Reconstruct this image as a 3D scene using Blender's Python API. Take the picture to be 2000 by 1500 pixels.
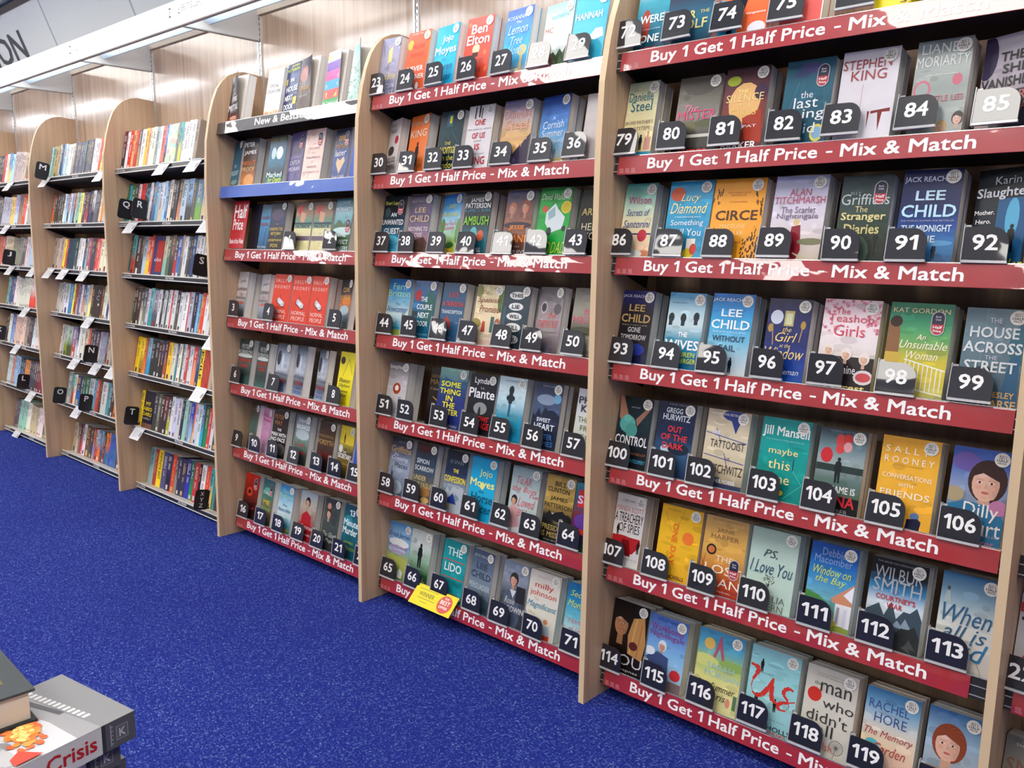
import bpy, math, random
from mathutils import Matrix, Vector
for _o in list(bpy.data.objects): bpy.data.objects.remove(_o, do_unlink=True)
SC = bpy.context.scene
COL = SC.collection
random.seed(7)

# ------------------------------------------------------------------ camera
cd = bpy.data.cameras.new('camera'); cam = bpy.data.objects.new('camera', cd); COL.objects.link(cam)
cd.sensor_fit = 'HORIZONTAL'; cd.sensor_width = 36.0
cd.lens = 1660.62/2000*36.0
cd.clip_start = .02
_R = Vector((0.73854499, 0.67415316, 0.00829474)); _U = Vector((-0.11544655, 0.114333, 0.98671174)); _F = Vector((-0.66424648, 0.72968862, -0.16226872))
cam.matrix_world = Matrix(((_R.x, _U.x, -_F.x, 5.35196), (_R.y, _U.y, -_F.y, -1.84828), (_R.z, _U.z, -_F.z, 1.27275), (0, 0, 0, 1)))
SC.camera = cam

# ------------------------------------------------------------------ world, lights, exposure
w = bpy.data.worlds.new('world'); SC.world = w; w.use_nodes = True
w.node_tree.nodes['Background'].inputs[0].default_value = (.75, .82, .9, 1)
w.node_tree.nodes['Background'].inputs[1].default_value = .25
SC.view_settings.view_transform = 'Standard'; SC.view_settings.look = 'None'
SC.view_settings.gamma = 1; SC.view_settings.use_curve_mapping = False
SC.view_settings.exposure = 0.12
TROFFER = 13.0      # emission of the ceiling light panels
TUBE = 11.0        # emission of the canopy tubes
FASCIA = 1.3       # lit white fascia boards
CEIL_Z = 2.9
# ceiling light panels: (x centre, y centre)
TROFFERS = [(x, y) for y in (-1.52, -3.5, -5.6) for x in (-3.2, -1.28, .28, 2.46, 4.36, 6.3)]

# ------------------------------------------------------------------ colours and materials
def lin(c): return c/12.92 if c <= .04045 else ((c+.055)/1.055)**2.4
_hc = {}
def hx(s):
    s = str(s)
    if s in _hc: return _hc[s]
    t = ''.join(ch*2 for ch in s) if len(s) == 3 else s
    v = tuple(lin(int(t[i:i+2], 16)/255) for i in (0, 2, 4)); _hc[s] = v
    return v
def mat(name, col='888', rough=.5, metal=0, emit=0, ecol=None, spec=.5, coat=0):
    m = bpy.data.materials.new(name); m.use_nodes = True
    b = m.node_tree.nodes['Principled BSDF']
    b.inputs['Base Color'].default_value = (*hx(col), 1); b.inputs['Roughness'].default_value = rough
    b.inputs['Metallic'].default_value = metal; b.inputs['Specular IOR Level'].default_value = spec
    b.inputs['Coat Weight'].default_value = coat
    if emit:
        b.inputs['Emission Color'].default_value = (*hx(ecol or col), 1); b.inputs['Emission Strength'].default_value = emit
    return m
def nodes(m): return m.node_tree.nodes, m.node_tree.links, m.node_tree.nodes['Principled BSDF']

def print_mat(name, rough, coat=0, spec=.5):
    m = mat(name, '888', rough, coat=coat, spec=spec); n, l, b = nodes(m)
    a = n.new('ShaderNodeAttribute'); a.attribute_name = 'Col'
    l.new(a.outputs['Color'], b.inputs['Base Color']); return m
M_PRINT = print_mat('printed_cover', .3, spec=.3)
M_LETTER = print_mat('printed_lettering', .4, spec=.4)
M_SPINE = print_mat('printed_spine', .4, spec=.4)

def wood_mat(name, c1, c2, c3, rough, coat, scale=1.0, axis='Z', bump=.02):
    m = mat(name, c1, rough, coat=coat); n, l, b = nodes(m)
    tc = n.new('ShaderNodeTexCoord'); mp = n.new('ShaderNodeMapping'); l.new(tc.outputs['Object'], mp.inputs[0])
    mp.inputs['Scale'].default_value = (30*scale, 30*scale, .9)
    no = n.new('ShaderNodeTexNoise'); no.inputs['Scale'].default_value = 1.0; no.inputs['Detail'].default_value = 6; no.inputs['Roughness'].default_value = .62
    no.inputs['Distortion'].default_value = .5
    l.new(mp.outputs[0], no.inputs[0])
    cr = n.new('ShaderNodeValToRGB'); l.new(no.outputs[0], cr.inputs[0])
    e = cr.color_ramp.elements; e[0].position = .3; e[0].color = (*hx(c3), 1); e[1].position = .72; e[1].color = (*hx(c2), 1)
    x = e.new(.48); x.color = (*hx(c1), 1)
    mp2 = n.new('ShaderNodeMapping'); l.new(tc.outputs['Object'], mp2.inputs[0]); mp2.inputs['Scale'].default_value = (120, 120, 3)
    n2 = n.new('ShaderNodeTexNoise'); n2.inputs['Scale'].default_value = 1; n2.inputs['Detail'].default_value = 3; l.new(mp2.outputs[0], n2.inputs[0])
    mx = n.new('ShaderNodeMix'); mx.data_type = 'RGBA'; mx.blend_type = 'MULTIPLY'; mx.inputs[0].default_value = .35
    l.new(cr.outputs[0], mx.inputs[6]); l.new(n2.outputs[0], mx.inputs[7])
    g = n.new('ShaderNodeBrightContrast'); g.inputs['Bright'].default_value = .03; l.new(mx.outputs[2], g.inputs[0])
    l.new(g.outputs[0], b.inputs['Base Color'])
    bp = n.new('ShaderNodeBump'); bp.inputs['Strength'].default_value = bump; bp.inputs['Distance'].default_value = .01
    l.new(no.outputs[0], bp.inputs['Height']); l.new(bp.outputs[0], b.inputs['Normal'])
    return m
M_WOOD = wood_mat('beech_laminate', 'd2ad89', 'ddba97', 'be9772', .45, 0)
M_WALLWOOD = wood_mat('wall_laminate', 'bc9c80', 'd0b399', '94714f', .3, .55, scale=1.0, bump=.09)
M_WALLWOOD.node_tree.nodes['Principled BSDF'].inputs['Coat Roughness'].default_value = .17
M_WALLWOOD.node_tree.nodes['Principled BSDF'].inputs['Coat IOR'].default_value = 1.6
M_EDGE = mat('wood_edge_band', 'd9bf98', .45)
M_DARK = mat('dark_shelf_metal', '2a2426', .45)
M_CREAM = mat('cream_shelf_top', 'cfc8bb', .5)
M_BLACKRAIL = mat('black_rail', '26272b', .3)
M_CHROME = mat('chrome_trim', 'd8d8d6', .22, metal=.75)
M_WHITE = mat('white_painted', 'e6e6e2', .5)
M_RAIL = mat('cream_rail', 'd8ccb8', .55)
M_TUBE = mat('lit_tube', 'ffffff', .4, emit=TUBE, ecol='f4f8ff')
M_PANEL = mat('lit_panel', 'ffffff', .4, emit=TROFFER, ecol='fffaf2')
M_FASCIA = mat('lit_fascia', 'f4f4f4', .4, emit=FASCIA, ecol='ffffff')
M_HEAD = mat('header_panel', 'e9efee', .5)
M_HEADJ = mat('header_joint', 'b4bcbc', .45)
M_DKTRIM = mat('dark_header_trim', '473f3c', .5)
M_CEIL = mat('ceiling_paint', 'b9c9c6', .8)
M_TAG = mat('black_tag_plastic', '1e1f26', .35, spec=.3, coat=1); M_TAG.node_tree.nodes['Principled BSDF'].inputs['Coat Roughness'].default_value = .03
M_LTAG = mat('black_letter_plastic', '17171b', .3)
M_LET = mat('white_lettering', 'efeeec', .35)
M_ACRYL = mat('acrylic_edge', 'b9b9ba', .15)
M_CARD = mat('white_price_card', 'dcdcde', .25)
M_CARDP = mat('grey_card_print', '85858c', .4)
M_BACK = wood_mat('back_panel_brown', 'a08468', 'b09478', '8a6e54', .5, 0)

def wobble(m, sc=(9, 9, 14), bump=.35, dist=.006):
    n, l, b = nodes(m)
    tc = n.new('ShaderNodeTexCoord'); mp = n.new('ShaderNodeMapping'); l.new(tc.outputs['Object'], mp.inputs[0]); mp.inputs['Scale'].default_value = sc
    oi = n.new('ShaderNodeObjectInfo'); l.new(oi.outputs['Location'], mp.inputs['Location'])
    no = n.new('ShaderNodeTexNoise'); no.inputs['Scale'].default_value = 1; no.inputs['Detail'].default_value = 1; l.new(mp.outputs[0], no.inputs[0])
    bp = n.new('ShaderNodeBump'); bp.inputs['Strength'].default_value = bump; bp.inputs['Distance'].default_value = dist
    l.new(no.outputs[0], bp.inputs['Height']); l.new(bp.outputs[0], b.inputs['Coat Normal'])
wobble(M_TAG, (14, 14, 14), .3, .003)
def strip_mat(name, col, bump=.4):
    m = mat(name, col, .35, spec=.5, coat=1); n, l, b = nodes(m)
    b.inputs['Coat Roughness'].default_value = .025; b.inputs['Coat IOR'].default_value = 1.6
    tc = n.new('ShaderNodeTexCoord'); mp = n.new('ShaderNodeMapping'); l.new(tc.outputs['Object'], mp.inputs[0]); mp.inputs['Scale'].default_value = (9, 9, 14)
    no = n.new('ShaderNodeTexNoise'); no.inputs['Scale'].default_value = 1; no.inputs['Detail'].default_value = 1.5; l.new(mp.outputs[0], no.inputs[0])
    bp = n.new('ShaderNodeBump'); bp.inputs['Strength'].default_value = bump; bp.inputs['Distance'].default_value = .006
    l.new(no.outputs[0], bp.inputs['Height']); l.new(bp.outputs[0], b.inputs['Normal']); l.new(bp.outputs[0], b.inputs['Coat Normal'])
    return m
M_RED = strip_mat('red_offer_strip', 'a4262c')
M_BLUE = strip_mat('blue_strip', '3763bc')
M_BLACKSTRIP = strip_mat('black_strip', '2a282c')

def pages_mat():
    m = mat('page_edges', 'efeae3', .8); n, l, b = nodes(m)
    tc = n.new('ShaderNodeTexCoord'); mp = n.new('ShaderNodeMapping'); l.new(tc.outputs['Object'], mp.inputs[0]); mp.inputs['Scale'].default_value = (3, 900, 2)
    no = n.new('ShaderNodeTexNoise'); no.inputs['Scale'].default_value = 1; no.inputs['Detail'].default_value = 2; l.new(mp.outputs[0], no.inputs[0])
    cr = n.new('ShaderNodeValToRGB'); l.new(no.outputs[0], cr.inputs[0])
    e = cr.color_ramp.elements; e[0].position = .35; e[0].color = (*hx('d2ccc4'), 1); e[1].position = .6; e[1].color = (*hx('f5f1ec'), 1)
    l.new(cr.outputs[0], b.inputs['Base Color']); return m
M_PAGES = pages_mat()
M_PAGES_H = mat('cream_pages', 'd9d0c3', .75)

def carpet_mat():
    m = mat('blue_carpet', '232a78', .92, spec=.12); n, l, b = nodes(m)
    tc = n.new('ShaderNodeTexCoord')
    def fleck(rot):
        mp = n.new('ShaderNodeMapping'); l.new(tc.outputs['Object'], mp.inputs[0]); mp.inputs['Rotation'].default_value = (0, 0, math.radians(rot))
        m2 = n.new('ShaderNodeMapping'); l.new(mp.outputs[0], m2.inputs[0]); m2.inputs['Scale'].default_value = (78, 215, 1)
        t = n.new('ShaderNodeTexNoise'); t.inputs['Scale'].default_value = 1; t.inputs['Detail'].default_value = 2; t.inputs['Distortion'].default_value = .7
        l.new(m2.outputs[0], t.inputs[0]); return t.outputs[0]
    a, c = fleck(20), fleck(108)
    mr_ = n.new('ShaderNodeMapping'); l.new(tc.outputs['Object'], mr_.inputs[0]); mr_.inputs['Rotation'].default_value = (0, 0, math.radians(20))
    ck = n.new('ShaderNodeTexChecker'); ck.inputs['Scale'].default_value = 66; ck.inputs['Color1'].default_value = (1, 1, 1, 1); ck.inputs['Color2'].default_value = (0, 0, 0, 1); l.new(mr_.outputs[0], ck.inputs[0])
    sel = n.new('ShaderNodeMix'); sel.data_type = 'FLOAT'; l.new(ck.outputs['Fac'], sel.inputs[0]); l.new(a, sel.inputs[2]); l.new(c, sel.inputs[3])
    cr = n.new('ShaderNodeValToRGB'); l.new(sel.outputs[0], cr.inputs[0])
    e = cr.color_ramp.elements; e[0].position = .46; e[0].color = (*hx('1b2779'), 1); e[1].position = .72; e[1].color = (*hx('7188b4'), 1)
    x = e.new(.56); x.color = (*hx('26378e'), 1)
    n3 = n.new('ShaderNodeTexNoise'); n3.inputs['Scale'].default_value = 1.1; n3.inputs['Detail'].default_value = 2; l.new(tc.outputs['Object'], n3.inputs[0])
    mx = n.new('ShaderNodeMix'); mx.data_type = 'RGBA'; mr = n.new('ShaderNodeMapRange'); l.new(n3.outputs[0], mr.inputs[0])
    mr.inputs[1].default_value = .35; mr.inputs[2].default_value = .7; mr.inputs[3].default_value = 0; mr.inputs[4].default_value = .25
    l.new(mr.outputs[0], mx.inputs[0]); l.new(cr.outputs[0], mx.inputs[6]); mx.inputs[7].default_value = (*hx('1a2070'), 1)
    l.new(mx.outputs[2], b.inputs['Base Color'])
    bp = n.new('ShaderNodeBump'); bp.inputs['Strength'].default_value = .7; bp.inputs['Distance'].default_value = .004
    l.new(sel.outputs[0], bp.inputs['Height']); l.new(bp.outputs[0], b.inputs['Normal'])
    return m
M_CARPET = carpet_mat()

# ------------------------------------------------------------------ mesh builder
class MB:
    def __init__(s): s.v = []; s.f = []; s.c = []; s.mi = []
    def add(s, vs, fs, col=None, mi=0):
        o = len(s.v); s.v += vs; s.f += [tuple(i+o for i in f) for f in fs]; s.mi += [mi]*len(fs)
        if col is None: col = (.5, .5, .5)
        s.c += (col if isinstance(col, list) else [col]*len(vs))
    def box(s, x0, x1, y0, y1, z0, z1, col=None, mi=0):
        s.add([(x0,y0,z0),(x1,y0,z0),(x1,y1,z0),(x0,y1,z0),(x0,y0,z1),(x1,y0,z1),(x1,y1,z1),(x0,y1,z1)],
              [(0,3,2,1),(4,5,6,7),(0,1,5,4),(1,2,6,5),(2,3,7,6),(3,0,4,7)], col, mi)
    def prism(s, pts, y0, y1, col=None, mi=0):      # outline in x-z, extruded along y (front at y0)
        n = len(pts)
        s.add([(p[0], y0, p[1]) for p in pts]+[(p[0], y1, p[1]) for p in pts],
              [tuple(range(n)), tuple(range(2*n-1, n-1, -1))]+[(i, n+i, n+(i+1) % n, (i+1) % n) for i in range(n)], col, mi)
    def prism_x(s, pts, x0, x1, mi=0, mi_side=None, col=None):        # outline in y-z, extruded along x
        n = len(pts); ms = mi if mi_side is None else mi_side
        o = len(s.v)
        s.add([(x0, p[0], p[1]) for p in pts]+[(x1, p[0], p[1]) for p in pts], [tuple(range(n)), tuple(range(2*n-1, n-1, -1))], col, mi)
        fs = [(o+i, o+n+i, o+n+(i+1) % n, o+(i+1) % n) for i in range(n)]
        s.f += fs; s.mi += [ms]*n
    def obj(s, name, mats, parent=None, bevel=0, colors=False, mw=None):
        me = bpy.data.meshes.new(name); me.from_pydata(s.v, [], s.f)
        if not isinstance(mats, (list, tuple)): mats = [mats]
        for m in mats: me.materials.append(m)
        if len(mats) > 1: me.polygons.foreach_set('material_index', s.mi)
        if colors:
            a = me.color_attributes.new('Col', 'FLOAT_COLOR', 'POINT')
            buf = []
            for c in s.c: buf += [c[0], c[1], c[2], 1.0]
            a.data.foreach_set('color', buf)
        me.update()
        o = bpy.data.objects.new(name, me); COL.objects.link(o)
        if parent: o.parent = parent
        if mw is not None: o.matrix_basis = mw
        if bevel:
            b = o.modifiers.new('b', 'BEVEL'); b.width = bevel; b.segments = 2; b.limit_method = 'ANGLE'
        return o
def tag(o, label, cat, group=None, kind=None):
    o['label'] = label; o['category'] = cat
    if group: o['group'] = group
    if kind: o['kind'] = kind
    return o
def struct(o): o['kind'] = 'structure'; return o
def empty(name, mw):
    o = bpy.data.objects.new(name, None); COL.objects.link(o); o.empty_display_size = .02; o.matrix_basis = mw; return o
def link(name, me, parent, mw=None):
    o = bpy.data.objects.new(name, me); COL.objects.link(o); o.parent = parent
    if mw is not None: o.matrix_basis = mw
    return o

# lettering: built-in font turned into flat geometry fitted to a 1 x 1 box
_tc = {}; _raw = {}
def raw(s, ital):
    k = (s, ital)
    if k in _raw: return _raw[k]
    cu = bpy.data.curves.new('t', 'FONT'); cu.body = s; cu.resolution_u = 2; cu.fill_mode = 'FRONT'
    if ital: cu.shear = .32
    ob = bpy.data.objects.new('t', cu); me = ob.to_mesh()
    vs = [(v.co.x, v.co.y) for v in me.vertices]; fs = [tuple(p.vertices) for p in me.polygons]
    ob.to_mesh_clear(); bpy.data.objects.remove(ob); bpy.data.curves.remove(cu)
    _raw[k] = (vs, fs); return _raw[k]
ONE = [(.0, .46), (.13, .69), (.3, .69), (.3, 0), (.2, 0), (.2, .56), (.06, .46)]
ONE = [(.02, .52), (.19, .69), (.3, .69), (.3, 0), (.2, 0), (.2, .58), (.07, .46)]
def glyphs(s, bold=False, ital=False):
    """lettering laid out flat and normalised to a unit box; figures 1 are drawn with a flag"""
    k = (s, bold, ital)
    if k in _tc: return _tc[k]
    pieces = s.split('1'); vs, fs, X = [], [], 0.0
    for i, pc in enumerate(pieces):
        if i:
            o = len(vs); sh_ = .32 if ital else 0
            vs += [(X+a+sh_*b, b, 0) for a, b in ONE]; fs.append(tuple(range(o, o+len(ONE)))); X += .39
        if pc.strip():
            lead = len(pc)-len(pc.lstrip()); X += .3*lead
            v, f = raw(pc.strip(), ital)
            if v:
                m0 = min(p[0] for p in v); m1 = max(p[0] for p in v); o = len(vs)
                vs += [(X+a-m0, b, 0) for a, b in v]; fs += [tuple(q+o for q in t) for t in f]; X += m1-m0+.06
            X += .26*(len(pc)-len(pc.rstrip()))
        else: X += .3*len(pc)
    if bold and vs:
        d = .016; n = len(vs); v2, f2 = [], []
        for q, (dx, dy) in enumerate(((-d, -d), (d, -d), (-d, d), (d, d))):
            v2 += [(a+dx, b+dy, q*.000025) for a, b, _z in vs]; f2 += [tuple(i+q*n for i in t) for t in fs]
        vs, fs = v2, f2
    if not vs: _tc[k] = ([], [], 1); return _tc[k]
    x0 = min(v[0] for v in vs); x1 = max(v[0] for v in vs); y0 = min(v[1] for v in vs); y1 = max(v[1] for v in vs)
    W = max(1e-6, x1-x0); H = max(1e-6, y1-y0)
    vs = [((a-x0)/W, (b-y0)/H, c) for a, b, c in vs]; _tc[k] = (vs, fs, W/H); return _tc[k]
def put_text(mb, s, cx, cz, w, h, y, col, bold=False, ital=False, mi=0):
    vs, fs, asp = glyphs(s, bold, ital)
    mb.add([(cx+(a-.5)*w, y-c, cz+(b-.5)*h) for a, b, c in vs], fs, col, mi)

# ------------------------------------------------------------------ geometry of the bays
T = math.radians(12)                      # the shelves tip back by 12 degrees
RT = Matrix.Rotation(-T, 4, 'X')
WALL_Y = .228
ZT = [1.752, 1.4976, 1.243, .9641, .6791, .4001, .0855]       # front lip heights, offer bays
SZ = [1.62, 1.365, 1.115, .866, .62, .34, .037]               # front lip heights, spine-out bays
def frame(x, zt, v=0.0, wd=0.0, yaw=0.0):   # frame standing on a tilted shelf: x along, z up the tilted face, y into the wall
    return Matrix.Translation((x, .01, zt)) @ RT @ Matrix.Translation((0, wd, v)) @ Matrix.Rotation(-yaw, 4, 'Z')
ORD = ['top', 'second', 'third', 'fourth', 'fifth', 'sixth', 'bottom']
NTH = ['first', 'second', 'third', 'fourth', 'fifth', 'sixth', 'seventh', 'eighth', 'ninth', 'tenth', 'eleventh', 'twelfth', 'thirteenth', 'fourteenth', 'fifteenth', 'sixteenth', 'seventeenth', 'eighteenth', 'nineteenth', 'twentieth', 'twenty-first', 'twenty-second', 'twenty-third', 'twenty-fourth', 'twenty-fifth', 'twenty-sixth', 'twenty-seventh', 'twenty-eighth']

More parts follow.
